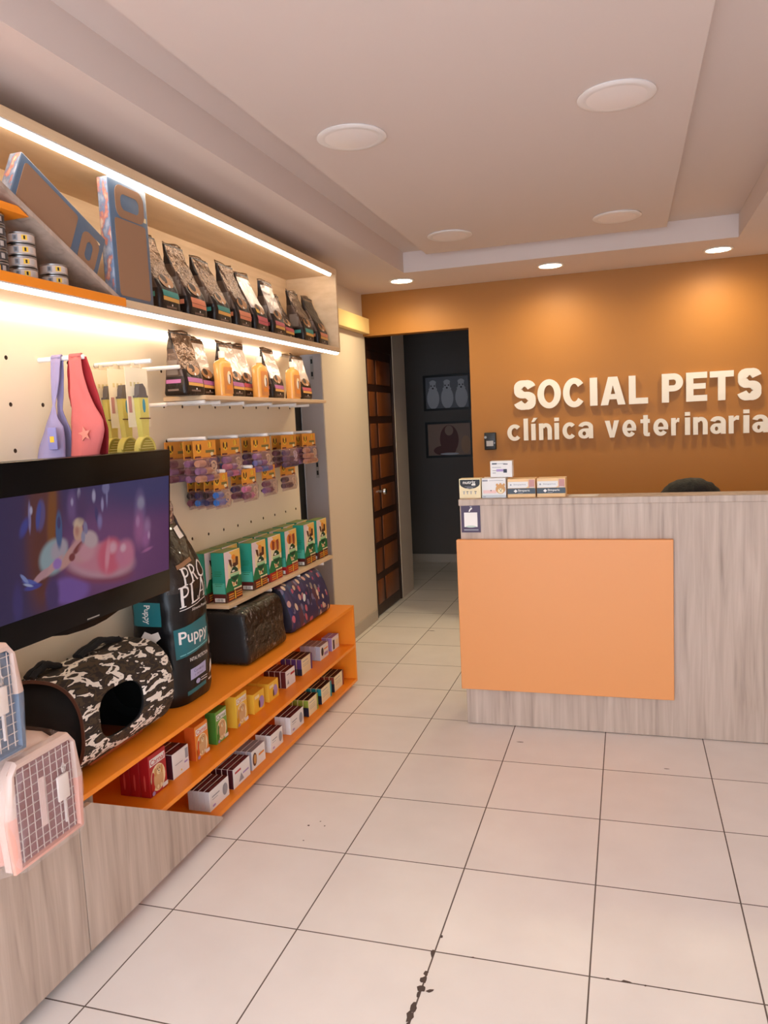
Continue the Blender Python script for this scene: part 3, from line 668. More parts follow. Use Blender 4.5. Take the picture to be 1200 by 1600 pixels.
row('medicine_box', 'pale grey medicine box with a dog head picture', 'medicine box', GM, 2.33, 2.455, XM, ZM, .03, .082, 4, (CARD,mat('silver_print',(190,190,200),.4),GREY), [('e',.25,.55,.14,.3,INK), ('r',.45,.9,.2,.4,LAV), ('r',.45,.9,.6,.7,ORP)])
row('medicine_box', 'lavender medicine box at the right end of the middle board', 'medicine box', GM, 2.515, 2.63, XM, ZM, .032, .08, 2, (CARD,LAV,LAV), [('r',.12,.34,.1,.8,DKB), ('r',.5,.95,.3,.7,CRM)])
# bottom board
XB_ = -.16
wm = [('r',.12,.5,.62,.68,GREY), ('r',.12,.4,.5,.53,GREY), ('e',.78,.5,.13,.3,GREY), ('e',.2,.2,.08,.06,LAV)]
tp = [('r',.12,.55,.2,.7,mat('wine_light',(120,60,66),.5)), ('r',.62,.9,.3,.6,mat('wine_light',(120,60,66),.5))]
row('medicine_box', 'white medicine box with a wine top, leftmost on the bottom board', 'medicine box', GB, .985, 1.145, XB_, ZB, .024, .085, 4, (CARD,CARD,WMR), wm, (), tp)
row('medicine_box', 'wine coloured medicine box with a white front, second from the left', 'medicine box', GB, 1.185, 1.34, XB_, ZB, .026, .088, 4, (CARD,WMR,WMR), [('r',.1,.45,.7,.8,RED), ('p',[(.3,.15),(.45,.55),(.6,.15)],GREY), ('r',.55,.9,.4,.48,LAV)], (), tp)
row('medicine_box', 'grey silver medicine box with a dog head', 'medicine box', GB, 1.37, 1.505, XB_-.005, ZB, .026, .088, 5, (CARD,mat('silver_print',(190,190,200),.4),GREY), [('e',.2,.5,.15,.35,BRN), ('e',.22,.5,.1,.25,TAN), ('r',.5,.9,.5,.6,ORP)])
row('medicine_box', 'white medicine box with wine top, fourth stack from the left', 'medicine box', GB, 1.565, 1.70, XB_-.004, ZB, .026, .085, 3, (CARD,CARD,WMR), wm, (), tp)
row('medicine_box', 'white medicine box with a wine top beside the lime boxes', 'medicine box', GB, 1.785, 1.95, XB_, ZB, .028, .09, 3, (CARD,CARD,WMR), wm, (), tp)
cf = [('r',.1,.6,.78,.82,GREY), ('r',.1,.7,.6,.62,GREY), ('r',.1,.65,.5,.52,GREY), ('r',.1,.7,.4,.42,GREY)]
nv = mat('deep_navy_print', (26,30,52), .5)
for y0, y1, m, nme in ((2.03,2.16,LIM,'lime'), (2.215,2.365,TQ,'turquoise'), (2.415,2.565,RBR,'rust')):
    row('medicine_box', nme+' sided medicine box with dark top and cream front', 'medicine box', GB, y0, y1, XB_-.004, ZB, .03, .09, 4, (CRM,m,DKB), cf+[('r',.86,1,.012,1,m)], [('r',0,1,.012,.55,nv)])

# ---- cartons on the counter ledge (facing the room)
CZ, CY = 1.182, 2.262
RZ = -PI/2
def cc(name, label, x0, x1, z, H, D, cols, front, side=(), top=(), y=CY, cat='medicine box'):
    return carton(name, label, cat, 'boxes on the counter ledge', ((x0+x1)/2, y+D/2, z), D, x1-x0, H, cols, front, side, top, RZ)
SLT = mat('slate_print', (56,66,76), .45); PEACH = mat('peach_card', (238,196,140), .5); PINKB = mat('dusty_pink_print', (196,140,134), .5)
nutr = [('p',[(.04,.95),(.96,.95),(.96,.72),(.9,.62),(.75,.53),(.5,.48),(.25,.53),(.1,.62),(.04,.72)],INK), ('t','nutriz',.18,.76,.74,.9,WINK), ('r',.58,.76,.66,.73,WINK), ('r',.25,.75,.6,.615,GREY), ('r',.35,.65,.53,.56,GREY)]
for s in (.22, .38, .55, .76): nutr += [('r',s-.05,s+.05,.34,.37,INK if s in (.38,.76) else GREY), ('r',s-.02,s+.02,.22,.33,GREY)]
cc('medicine_box', 'small cream box with a black curved label, at the left end of the counter ledge', .645, .756, CZ, .101, .07, (CRM,CRM,CRM), nutr)
cc('medicine_box', 'pale box with a fluffy orange dog picture on the counter ledge', .762, .884, CZ, .101, .09, (CARD,CARD,CARD), [('r',.03,.25,.84,.93,GREY), ('r',.3,.9,.87,.89,GREY), ('r',.05,.6,.24,.4,mat('blush_print',(236,196,188),.5)), ('e',.38,.38,.025,.025,INK), ('e',.78,.45,.2,.24,TAN), ('e',.64,.66,.05,.07,TAN), ('e',.78,.68,.05,.07,TAN), ('e',.92,.66,.05,.07,TAN), ('e',.78,.36,.12,.13,CRM), ('e',.74,.44,.02,.02,INK), ('e',.83,.44,.02,.02,INK), ('e',.79,.36,.03,.025,INK), ('r',0,1,.01,.16,mat('pale_blue_print',(200,206,210),.5)), ('r',.05,.16,.06,.1,GREY)], (), ())
cc('medicine_box', 'small white box with a syringe picture stacked on the fluffy dog box', .803, .914, CZ+.102, .083, .055, (CARD,CARD,CARD), [('r',.08,.3,.8,.88,SLT), ('r',.3,.7,.82,.85,GREY), ('r',.6,.8,.78,.83,SLT), ('r',.08,.5,.6,.63,GREY), ('r',.28,.74,.36,.5,LAV), ('r',.6,.76,.28,.5,nv), ('r',.1,.28,.41,.43,nv), ('r',.1,.25,.26,.3,GREY)], y=CY+.03)
def simp(txt):
    return [('p',[(.02,.85),(.74,.85),(.74,.60),(.66,.52),(.02,.52)],CARD), ('t','Simparica',.22,.66,.64,.74,GREY), ('e',.12,.69,.03,.05,GREY), ('r',.77,.97,.52,.95,PINKB), ('r',.0,1,.2,.5,SLT), ('p',[(.22,.35),(.29,.44),(.36,.35),(.29,.26)],WINK), ('t','Simparic',.38,.80,.29,.44,WINK), ('r',.38,.55,.235,.26,GREY), ('r',.79,.95,.53,.56,CARD)]
s1 = cc('medicine_box', 'peach and slate box with a white tag, left of its twin on the counter ledge', .892, 1.031, CZ, .094, .1, (PEACH,PEACH,PEACH), simp(0))
dup(s1, (1.1075, CY+.05, CZ), 'peach and slate box with a white tag, right of its twin on the counter ledge')
# sheet and poster
b = B(); b.grid(lambda u, v: (u*.14-.07, v*.1-.05, .0006+.004*max(0,u-.8)), 8, 6, CARD)
o = b.build('paper_sheet', loc=(1.262, 2.325, CZ), recalc=False); o.rotation_euler = (0, 0, -.06); sm = o.modifiers.new('s', 'SOLIDIFY'); sm.thickness = .0006
tag(o, 'white sheet of paper lying on the counter ledge', 'paper')
t = thing('payment_sign', 'small dark purple sign with a white square on the counter front', 'sign', (.708, 2.2205, 1.013))
b = B(); b.box(-.049, .049, -.003, -.0003, 0, .138, mat('plum_print', (62,36,68), .4)); b.build('sign_board', t)
b = B()
f = lambda x, z, k: (x, -.0033-.0002*k, z)
b.face([f(x, z, 0) for x, z in ((-.034,.028),(.034,.028),(.034,.102),(-.034,.102))], WINK)
b.face([f(x, z, 0) for x, z in ((-.036,.010),(.038,.010),(.038,.016),(-.036,.016))], GREY)
b.face([f(.026*math.cos(a*PI/10), .03+.005*math.sin(a*PI/10), 1) for a in range(20)], mat('pale_green_print',(190,206,190),.5))
b.face([f(x, z, 0) for x, z in ((-.010,.106),(-.004,.106),(.0,.114),(.008,.120),(.008,.126),(.002,.126),(-.006,.118))], WINK)
b.face([f(.002+.006*math.cos(a*PI/6), .131+.003*math.sin(a*PI/6), 0) for a in range(12)], GREY)
b.build('printed_panel', t, recalc=False)
# ==================================================================== FOIL FOOD BAGS
FOILK = mat('dark_foil', (34,24,20), .34, metal=.2, bump=.4, bscale=45)
FOILS = mat('silver_foil', (226,218,210), .3, metal=.5, bump=.6, bscale=38)
FOILB = mat('bronze_foil', (104,84,69), .25, metal=.75, bump=.9, bscale=38)
FOILG = mat('gusset_foil', (92,74,64), .32, metal=.4, bump=.5, bscale=38)
class Bag:
    def __init__(s, w, d, h, lean, t0, top=.012, n=5., amp=.005, seed=0, tw=.0, bulge=.0):
        s.__dict__.update(locals())
    def prof(s, t):
        xb = -s.d/2 + s.lean*t
        xt = -s.d/2 + s.lean + s.top
        if t < s.t0: xf = s.d/2
        else:
            q = (t-s.t0)/(1-s.t0); q = q*q*(3-2*q)*.55+q*.45; xf = s.d/2*(1-q)+xt*q
        k = min(1, t/.05); sq = .93+.07*math.sin(k*PI/2)
        return xb*sq, xf*sq, s.w/2*(1-s.tw*t)*sq
    def disp(s, p, t):
        q = Vector(p)*16+Vector((s.seed*3.1, s.seed*1.7, 0)); a = s.amp*(.25+1.1*t)
        return noise.noise(q)*a + noise.noise(q*2.3)*a*.5
    def pt(s, a, t):
        xb, xf, hw = s.prof(t); c, q = math.cos(a), math.sin(a); e = 2/s.n
        x = (xb+xf)/2+(xf-xb)/2*math.copysign(abs(c)**e, c); y = hw*math.copysign(abs(q)**e, q); z = t*s.h
        k = s.disp((x, y, z), t)
        return Vector((x+c*k+s.bulge*max(0,c)*(1-(y/hw)**2)*math.sin(PI*min(1,t*1.3)), y+q*k, z))
    def front(s, y, z, e=.0015):
        t = max(0, min(1, z/s.h)); xb, xf, hw = s.prof(t); v = max(-.995, min(.995, y/hw))
        q = abs(v)**(s.n/2); a = math.asin(min(1, q)); a = math.copysign(a, v)
        p = s.pt(a, t); return Vector((p.x+e*math.cos(a), p.y+e*math.sin(a), z))
    def side(s, x, z, e=.0015):
        t = max(0, min(1, z/s.h)); xb, xf, hw = s.prof(t); u = max(-.99, min(.99, (x-(xb+xf)/2)/max(1e-4, (xf-xb)/2)))
        a = -math.acos(math.copysign(abs(u)**(s.n/2), u)); p = s.pt(a, t); return Vector((p.x, p.y-e, z))
    def mesh(s, parent, matfn, na=56, nt=44, name='bag_body'):
        b = B(); rings = []
        for j in range(nt+1):
            t = j/nt; rings.append([b.bm.verts.new(s.pt(2*PI*(i+.5)/na, t)) for i in range(na)])
        for j in range(nt):
            for i in range(na):
                a = 2*PI*(i+1)/na; a = a-2*PI if a > PI else a
                f = b.bm.faces.new((rings[j][i], rings[j][(i+1) % na], rings[j+1][(i+1) % na], rings[j+1][i])); f.material_index = b.mi(matfn(a, (j+.5)/nt))
        b.bm.faces.new(rings[0][::-1]).material_index = b.mi(matfn(0, 0)); b.bm.faces.new(rings[-1]).material_index = b.mi(matfn(0, 1))
        return b.build(name, parent, ang=60)
    def patch(s, b, y0, y1, z0, z1, m, e=.0015, nu=6, nv=4, skew=0, side=False):
        fn = s.side if side else s.front
        b.grid(lambda u, v: fn(y0+(y1-y0)*u, z0+(z1-z0)*v+skew*(u-.5), e), nu, nv, m)
    def oval(s, b, cy, cz, ry, rz, m, e=.002, side=False):
        fn = s.side if side else s.front
        c = b.bm.verts.new(fn(cy, cz, e)); r = [b.bm.verts.new(fn(cy+ry*math.cos(k*PI/10), cz+rz*math.sin(k*PI/10), e)) for k in range(20)]; i = b.mi(m)
        for k in range(20): b.bm.faces.new((c, r[k], r[(k+1) % 20])).material_index = i
DKF = mat('bag_label_dark', (38,26,22), .4); PAW = mat('bag_picture_tan', (176,128,84), .45)
def food_bag(loc, w, d, h, lean, bar1, bar2, silver, seed, label, group, rz=0., t0=.3, tag_=None):
    t = thing('food_bag', label, 'pet food bag', loc, rz, group)
    g = Bag(w, d, h, lean+.035, t0, seed=seed, amp=.0062, tw=.02, n=7.)
    def mf(a, tt):
        fr = abs(a) < .95
        if tt > .985: return FOILK
        if fr: return FOILK if tt < .40 else (silver if tt < .94 else FOILB)
        if tt < .30: return FOILK
        return FOILG if tt < .72 else FOILK
    g.mesh(t, mf)
    b = B()
    g.patch(b, -w*.36, w*.36, h*.20, h*.275, bar1, skew=-.004); g.patch(b, -w*.36, w*.36, h*.145, h*.195, bar2, skew=-.004)
    g.oval(b, 0, h*.40, w*.30, h*.085, PAW); g.oval(b, -.01, h*.43, w*.13, h*.06, mat('bag_picture_dark',(52,36,28),.5), .0026); g.oval(b, w*.02, h*.335, .006, .006, WINK, .003)
    g.patch(b, -w*.25, w*.2, h*.06, h*.085, mat('bag_small_print',(120,100,90),.5)); g.oval(b, w*.0, h*.10, .004, .004, WINK, .0025)
    if tag_: g.patch(b, -w*.30, -w*.12, h*.33, h*.39, YEL, .003)
    b.build('front_print', t, recalc=False)
    b = B(); g.patch(b, -d*.3, d*.3, h*.19, h*.25, bar1, side=True); g.patch(b, -d*.25, d*.2, h*.32, h*.55, mat('bag_side_print',(128,112,100),.4), side=True); g.patch(b, -d*.25, d*.2, h*.07, h*.10, mat('bag_small_print',(120,100,90),.5), side=True)
    b.build('gusset_print', t, recalc=False)
    b = B(); xs = -d/2+lean+.035
    for k in range(9):
        yy = -w*.49+w*.98*k/8
    b.grid(lambda u, v: (xs+.006+.004*math.sin(u*9+seed)+v*-.004, (u-.5)*w*.97, h-.004+v*.016+.004*math.sin(u*5+seed*2)), 12, 2, FOILB)
    o = b.build('top_seal', t, recalc=False); sm = o.modifiers.new('s', 'SOLIDIFY'); sm.thickness = .003
    return t
tealb, peachb, pinkb, yelb, lilb = mat('bag_bar_teal',(66,150,142),.45), mat('bag_bar_salmon',(226,140,104),.45), mat('bag_bar_rose',(200,92,104),.45), mat('bag_bar_gold',(232,176,96),.45), mat('bag_bar_lilac',(182,108,160),.45)
US = 2.0475
G1 = 'foil food bags on the top shelf'
up_bags = [(1.078,.150,.31,-.035,tealb,yelb,FOILB,'leftmost foil food bag with a teal bar, against the upright blue pet pad'),
 (1.285,.150,.305,-.03,peachb,peachb,FOILB,'second foil food bag from the left with a salmon bar on the top shelf'),
 (1.500,.150,.29,-.035,tealb,yelb,FOILB,'third foil food bag from the left, with teal and gold bars'),
 (1.700,.150,.30,-.02,peachb,peachb,FOILB,'fourth foil food bag from the left, with a salmon bar'),
 (1.885,.145,.29,-.03,pinkb,pinkb,FOILS,'fifth foil food bag from the left, silver top and a yellow price dot'),
 (2.085,.150,.28,.0,pinkb,yelb,FOILS,'sixth foil food bag from the left, with a broad silver front'),
 (2.275,.140,.25,-.02,pinkb,yelb,FOILB,'seventh foil food bag from the left, short and half hidden'),
 (2.480,.150,.29,-.025,tealb,yelb,FOILB,'eighth foil food bag from the left, second from the cabinet end'),
 (2.695,.155,.285,-.025,peachb,yelb,FOILK,'rightmost dark foil food bag against the cabinet end panel')]
for k, (y, w, h, ln_, b1, b2, sv, lab) in enumerate(up_bags):
    food_bag((-.275-(.03 if k == 6 else 0), y, US), w, .115, h, ln_, b1, b2, sv, k+1, lab, G1, tag_=(k == 4), t0=.22)
G2 = 'foil food bags on the upper pale board'
mid_bags = [(1.335,-.345,.265,lilb,yelb,FOILB,'leftmost foil food bag on the upper pale board, with a lilac bar'),
 (1.535,-.395,.26,lilb,yelb,FOILS,'foil food bag behind the left amber bottle'),
 (1.755,-.36,.255,lilb,yelb,FOILS,'silver foil food bag between the left and middle amber bottles'),
 (1.945,-.40,.265,pinkb,yelb,FOILS,'foil food bag behind the middle amber bottle'),
 (2.215,-.36,.26,lilb,yelb,FOILS,'foil food bag just left of the right amber bottle'),
 (2.575,-.35,.25,pinkb,yelb,FOILS,'rightmost foil food bag on the upper pale board, silver and hunched')]
for k, (y, x, h, b1, b2, sv, lab) in enumerate(mid_bags):
    food_bag((x, y, UB), .165 if k in (0, 5) else .15, .115, h, .01, b1, b2, sv, k+21, lab, G2, t0=.2)

# ---- amber bottles
AMB = mat('amber_shampoo', (236,170,88), .25, coat=.4); LBL = mat('bottle_label', (214,140,78), .45)
def bottle(loc, label):
    t = thing('shampoo_bottle', label, 'bottle', loc, 0, 'amber bottles on the upper pale board')
    def ring(b, z, sx, sy, n=4.):
        return [b.bm.verts.new((sx*math.copysign(abs(math.cos(a))**(2/n), math.cos(a)), sy*math.copysign(abs(math.sin(a))**(2/n), math.sin(a)), z)) for a in [2*PI*(k+.5)/32 for k in range(32)]]
    b = B(); b.skin([ring(b,.0005,.024,.048), ring(b,.004,.027,.052), ring(b,.146,.027,.052), ring(b,.158,.025,.044,3.), ring(b,.166,.017,.024,2.2), ring(b,.170,.0135,.0145,2.), ring(b,.177,.0135,.0135,2.)], AMB); b.build('bottle_body', t)
    b = B(); b.lathe([(.0,.176),(.0150,.176),(.0152,.205),(.0142,.2065),(0,.2065)], mat('bottle_cap', (240,232,220), .35), seg=24); b.build('cap', t, ang=25)
    b = B(); b.box(.0268, .0276, -.038, .040, .012, .132, LBL)
    def el(cy, cz, ry, rz, m, k): b.face([(.0278+.0001*k, cy+ry*math.cos(a*PI/10), cz+rz*math.sin(a*PI/10)) for a in range(20)], m)
    el(.008,.085,.020,.030,CRM,0); el(.014,.080,.012,.022,BRN,1); el(.004,.078,.010,.022,WINK,2); el(.006,.105,.012,.008,CRM,1); b.face([(.0278,y,z) for y, z in ((-.02,.03),(.03,.03),(.03,.05),(-.02,.05))], ORP)
    b.build('label_print', t)
    return t
bt = bottle((-.305,1.607,UB), 'left amber shampoo bottle with a white cap on the upper pale board')
dup(bt, (-.303,1.985,UB), 'middle amber shampoo bottle with a white cap on the upper pale board'); dup(bt, (-.303,2.395,UB), 'right amber shampoo bottle with a white cap on the upper pale board')

# ---- big black puppy food sack
def sack():
    t = thing('food_sack', 'tall black puppy food sack with teal panels standing between two carriers', 'pet food bag', (-.330, 1.062, ZT+.001))
    w, d, h = .315, .24, .885
    g = Bag(w, d, h, .02, .58, top=.03, n=3.4, amp=.006, seed=5, tw=.22, bulge=.012)
    KF = mat('black_sack_foil', (15,14,16), .3, bump=.4, bscale=14, spec=.35); BF = mat('brown_sack_foil', (30,20,16), .28, bump=.9, bscale=26, coat=.25)
    g.mesh(t, lambda a, q: BF if q > .52 and abs(a) < 1.1 else KF, 72, 72)
    TL = mat('sack_teal', (24,104,112), .4); WT = mat('sack_white', (236,230,226), .45)
    b = B(); F = lambda y, z: g.front(y, z, .0022)
    # serif headline built from strokes
    def stroke(pts, wd, ox, oz, sc, ht, slope):
        for (p, q), ww in zip(zip(pts[:-1], pts[1:]), wd if isinstance(wd, list) else [wd]*(len(pts)-1)):
            dx, dz = q[0]-p[0], q[1]-p[1]; L = math.hypot(dx, dz) or 1; nx, nz = -dz/L*ww/2, dx/L*ww/2
            n = max(1, int(L*4))
            for k in range(n):
                a, c = k/n, (k+1)/n
                cs = [(p[0]+dx*a+nx, p[1]+dz*a+nz), (p[0]+dx*c+nx, p[1]+dz*c+nz), (p[0]+dx*c-nx, p[1]+dz*c-nz), (p[0]+dx*a-nx, p[1]+dz*a-nz)]
                b.face([F(ox+x*sc, oz+z*ht+slope*x*sc) for x, z in cs], WT)
    arc = lambda cx, cz, rx, rz, a0, a1, n=12: [(cx+rx*math.cos(math.radians(a0+(a1-a0)*k/n)), cz+rz*math.sin(math.radians(a0+(a1-a0)*k/n))) for k in range(n+1)]
    GL = {'P': [([(.18,0),(.18,1)],.15), ([(.02,.02),(.36,.02)],.05), ([(.02,.98),(.3,.98)],.05), ([(.25,.97)]+arc(.3,.73,.30,.24,90,-90)+[(.25,.49)],.10)],
          'R': [([(.18,0),(.18,1)],.15), ([(.02,.02),(.36,.02)],.05), ([(.02,.98),(.3,.98)],.05), ([(.25,.97)]+arc(.3,.74,.28,.23,90,-90)+[(.25,.51)],.10), ([(.38,.5),(.72,.0)],.13), ([(.66,.02),(.84,.02)],.05)],
          'O': [(arc(.42,.5,.36,.46,0,360,20),.12)],
          'L': [([(.18,0),(.18,1)],.15), ([(.02,.98),(.36,.98)],.05), ([(.05,.03),(.66,.03)],.07), ([(.66,.03),(.68,.22)],.06)],
          'A': [([(.42,1),(.1,0)],.08), ([(.42,1),(.72,0)],.14), ([(.2,.34),(.62,.34)],.06), ([(0,.02),(.2,.02)],.05), ([(.6,.02),(.86,.02)],.05)],
          'N': [([(.14,0),(.14,1)],.08), ([(.14,1),(.74,0)],.14), ([(.74,0),(.74,1)],.08), ([(.02,.02),(.26,.02)],.05)]}
    def word(s_, x, z, sc, ht, slope, adv):
        for ch in s_:
            for pts, wd in GL[ch]: stroke(pts, wd, x, z+slope*(x), sc, ht, slope)
            x += adv[ch]*sc
    adv = {'P':.70,'R':.84,'O':.90,'L':.70,'A':.84,'N':.9}
    word('PRO', -.075, .487, .068, .068, .12, adv); word('PLAN', -.100, .405, .080, .082, .12, adv)
    g.patch(b, -.10, .10, .394, .397, WT, .002, 8, 1, skew=.024); b.text('Alimento Premium', F, -.04, .10, .372, .384, WT, .0, cut=2)
    g.patch(b, -.085, .02, .555, .572, mat('sack_gold', (150,110,80), .4), .002, 8, 1, skew=.02)
    g.patch(b, -.125, .075, .205, .325, TL, .0016, 10, 6, skew=.026); b.text('Puppy', F, -.112, .062, .235, .300, WT, .012, cut=2)
    g.patch(b, -.112, .06, .213, .217, mat('sack_pale_teal',(120,190,196),.4), .0024, 8, 1, skew=.022); b.text('INITIAL PROTECTION', F, -.07, .062, .172, .186, WT, .006, cut=2)
    g.patch(b, -.07, .04, .098, .143, mat('sack_lavender', (172,170,206), .4), .0018, 8, 3, skew=.008); b.text('Cordero', F, -.05, .02, .122, .134, mat('sack_ink',(90,90,130),.5), .0, cut=2); b.text('y Arroz', F, -.045, .015, .104, .116, mat('sack_ink',(90,90,130),.5), .0, cut=2)
    g.oval(b, -.02, .078, .016, .010, mat('sack_lavender', (172,170,206), .4)); g.patch(b, .0, .05, .082, .085, WT, .002, 4, 1); g.patch(b, .0, .05, .072, .075, WT, .002, 4, 1)
    for pts in ([(.075,.08),(.08,.115),(.088,.13),(.10,.135),(.105,.11),(.098,.085),(.092,.10),(.085,.085)], [(.112,.10),(.118,.15),(.126,.15),(.126,.11)]):
        b.face([F(y, z) for y, z in pts], WT)
    g.patch(b, -.09, .04, .042, .058, TL, .0018, 8, 2, skew=.01); g.patch(b, .06, .10, .055, .062, WT, .002, 4, 1)
    g.patch(b, .085, .125, .20, .235, mat('sack_pale',(196,184,180),.4), .002, 4, 2); g.patch(b, .03, .07, .655, .70, WT, .003, 4, 4, skew=.008)
    b.build('front_print', t, recalc=False)
    b = B(); S = lambda x, z: g.side(x, z, .002)
    g.patch(b, -.075, .055, .33, .425, TL, .0016, 6, 6, side=True)
    b.text('Puppy', lambda x, z: S(-.01+z, .415-x), 0, .075, -.016, .020, WT, .012)
    for pts in ([(-.05,.27),(-.02,.31),(.01,.30),(.04,.31),(.05,.285),(.03,.27),(.03,.25),(0,.235),(-.03,.24)],): b.face([S(x, z) for x, z in pts], WT)
    b.face([g.side(.006+.014*math.cos(k*PI/8), .262+.012*math.sin(k*PI/8), .003) for k in range(16)], BRN)
    b.build('gusset_print', t, recalc=False)
sack()
# ==================================================================== PET CARRIERS
CAMO = ramp_mat('camouflage_fabric', [(0,(30,22,18)), (.38,(66,50,32)), (.46,(38,28,22)), (.548,(236,226,214)), (.665,(66,50,32)), (.72,(34,26,20))], scale=(8,5.2,14), tscale=3.1, detail=2.4, rough=.75, const=True, dist=.6)
BLKF = mat('black_mesh_fabric', (16,14,15), .85)
def camo_carrier():
    t = thing('pet_carrier_bag', 'barrel shaped camouflage pet carrier bag with an open side window', 'pet carrier', (-.314, .285, ZT+.001))
    L, n = .52, 72
    def prof(k, r):
        a = 2*PI*k/n - PI/2; c, s = math.cos(a), math.sin(a); e = 2/2.5
        return r*math.copysign(abs(c)**e, c), .165+r*math.copysign(abs(s)**e, s)*1.0
    def ringset(b, y, r): return [b.bm.verts.new((prof(k, r)[0], y, prof(k, r)[1])) for k in range(n)]
    b = B(); R = .163
    rings = [ringset(b, 0, R-.004), ringset(b, .006, R)]+[ringset(b, .006+(L-.03)*q/10, R) for q in range(1, 11)]+[ringset(b, L-.012, R-.005), ringset(b, L-.003, R-.02), ringset(b, L, R-.04)]
    inner = [ringset(b, L-.012, R-.04)]+[ringset(b, L-.02-(L-.03)*q/6, R-.01) for q in range(7)]+[ringset(b, 0, R-.01)]
    allr = rings+inner; allr.append(rings[0])
    b.skin(allr, lambda k, j: CAMO if k < len(rings)-1 else BLKF, caps=False)
    body = b.build('shell', t)
    c = B(); pts = []
    for k in range(40):
        a = 2*PI*k/40; cc_, ss = math.cos(a), math.sin(a); e = 2/2.8
        pts.append((.195+.118*math.copysign(abs(cc_)**e, cc_), .175+.078*math.copysign(abs(ss)**e, ss)))
    c.prism(pts, lambda y, z, d: (.03+d, y, z), .2, BLKF)
    cut = c.build('cut', t)
    md = body.modifiers.new('b', 'BOOLEAN'); md.operation = 'DIFFERENCE'; md.object = cut; md.solver = 'EXACT'
    dg = bpy.context.evaluated_depsgraph_get(); dg.update()
    me = bpy.data.meshes.new_from_object(body.evaluated_get(dg)); body.modifiers.clear(); body.data = me; me.name = 'shell'
    bpy.data.objects.remove(cut)
    b = B(); b.bm.faces.new(ringset(b, L-.006, R-.038)).material_index = b.mi(BLKF); o = b.build('end_panel', t, recalc=False); sm = o.modifiers.new('s', 'SOLIDIFY'); sm.thickness = .004
    b = B(); rg = [[b.bm.verts.new((prof(k, .161)[0], y, prof(k, .161)[1])) for k in range(n)] for y in (-.001, .003)]
    ri = [[b.bm.verts.new((prof(k, .150)[0], y, prof(k, .150)[1])) for k in range(n)] for y in (.003, -.001)]
    al_ = rg+ri; al_.append(rg[0]); b.skin(al_, mat('brown_piping', (84,48,34), .6), caps=False); b.build('rim', t)
    b = B()
    b.bm.faces.new([b.bm.verts.new((prof(k, .152)[0], .03, prof(k, .152)[1])) for k in range(n)]).material_index = b.mi(BLKF); o = b.build('end_net', t, recalc=False); sm = o.modifiers.new('s', 'SOLIDIFY'); sm.thickness = .003
    b = B(); b.box(-.08, .10, .09, .38, .012, .03, mat('carrier_floor', (150,70,26), .8), .005, 2); b.build('floor_pad', t)
    for y0, y1, z0 in ((.0, .13, .338), (.23, .45, .345)):
        b = B()
        for dx in (0, .02):
            b.tube([(-.04+dx, y0+(y1-y0)*k/14, .33+(.022+.004*math.sin(k))*math.sin(PI*k/14)) for k in range(15)], .011, BLKF, 8)
        b.build('strap', t)
    b = B(); b.box(.06, .0635, .40, .425, .268, .295, YEL); b.build('care_tag', t)
camo_carrier()

def soft_case(name, label, loc, D, W, H, m, mside, topshift, seed, amp, rb=.03):
    """rounded fabric case, front +X; top edge pushed back by topshift"""
    t = thing(name, label, 'pet carrier', loc)
    b = B(); b.box(-D/2, D/2, -W/2, W/2, 0, H, m, rb, 5)
    bmesh.ops.subdivide_edges(b.bm, edges=[e for e in b.bm.edges if e.calc_length() > .03], cuts=7, use_grid_fill=True)
    for v in b.bm.verts:
        k = v.co.z/H
        q = Vector((v.co.x, v.co.y, v.co.z))*14+Vector((seed, 0, 0)); dn = noise.noise(q)*amp*(min(1, v.co.z/.03))
        v.co.x += (dn if v.co.x > 0 else 0) - topshift*k*k*(1 if v.co.x > 0 else .0); v.co.y += dn*.4
        if k > .9: v.co.z += dn*.6
    j = b.mi(mside)
    b.bm.normal_update()
    for f in b.bm.faces:
        if f.normal.y < -.75: f.material_index = j
    b.build('case_body', t, ang=60)
    return t
BLK_GLINTS = ramp_mat('black_fabric_painted_glints', [(0,(16,13,13)), (.60,(20,16,16)), (.655,(74,62,60)), (.675,(190,180,174)), (.695,(30,24,24))], scale=(12,12,7), tscale=2.2, detail=3, rough=.3, dist=2.0, bump=.9, bscale=34, coat=.12)  # pale streaks in the colour stand in for glints on the crinkled wrap
t = soft_case('pet_carrier_case', 'black glossy wrapped pet carrier case next to the black puppy food sack', (-.325, 1.675, ZT+.001), 0.265, .43, .255, BLK_GLINTS, mat('black_case_side', (12,11,12), .7), .02, 3, .008, .03)
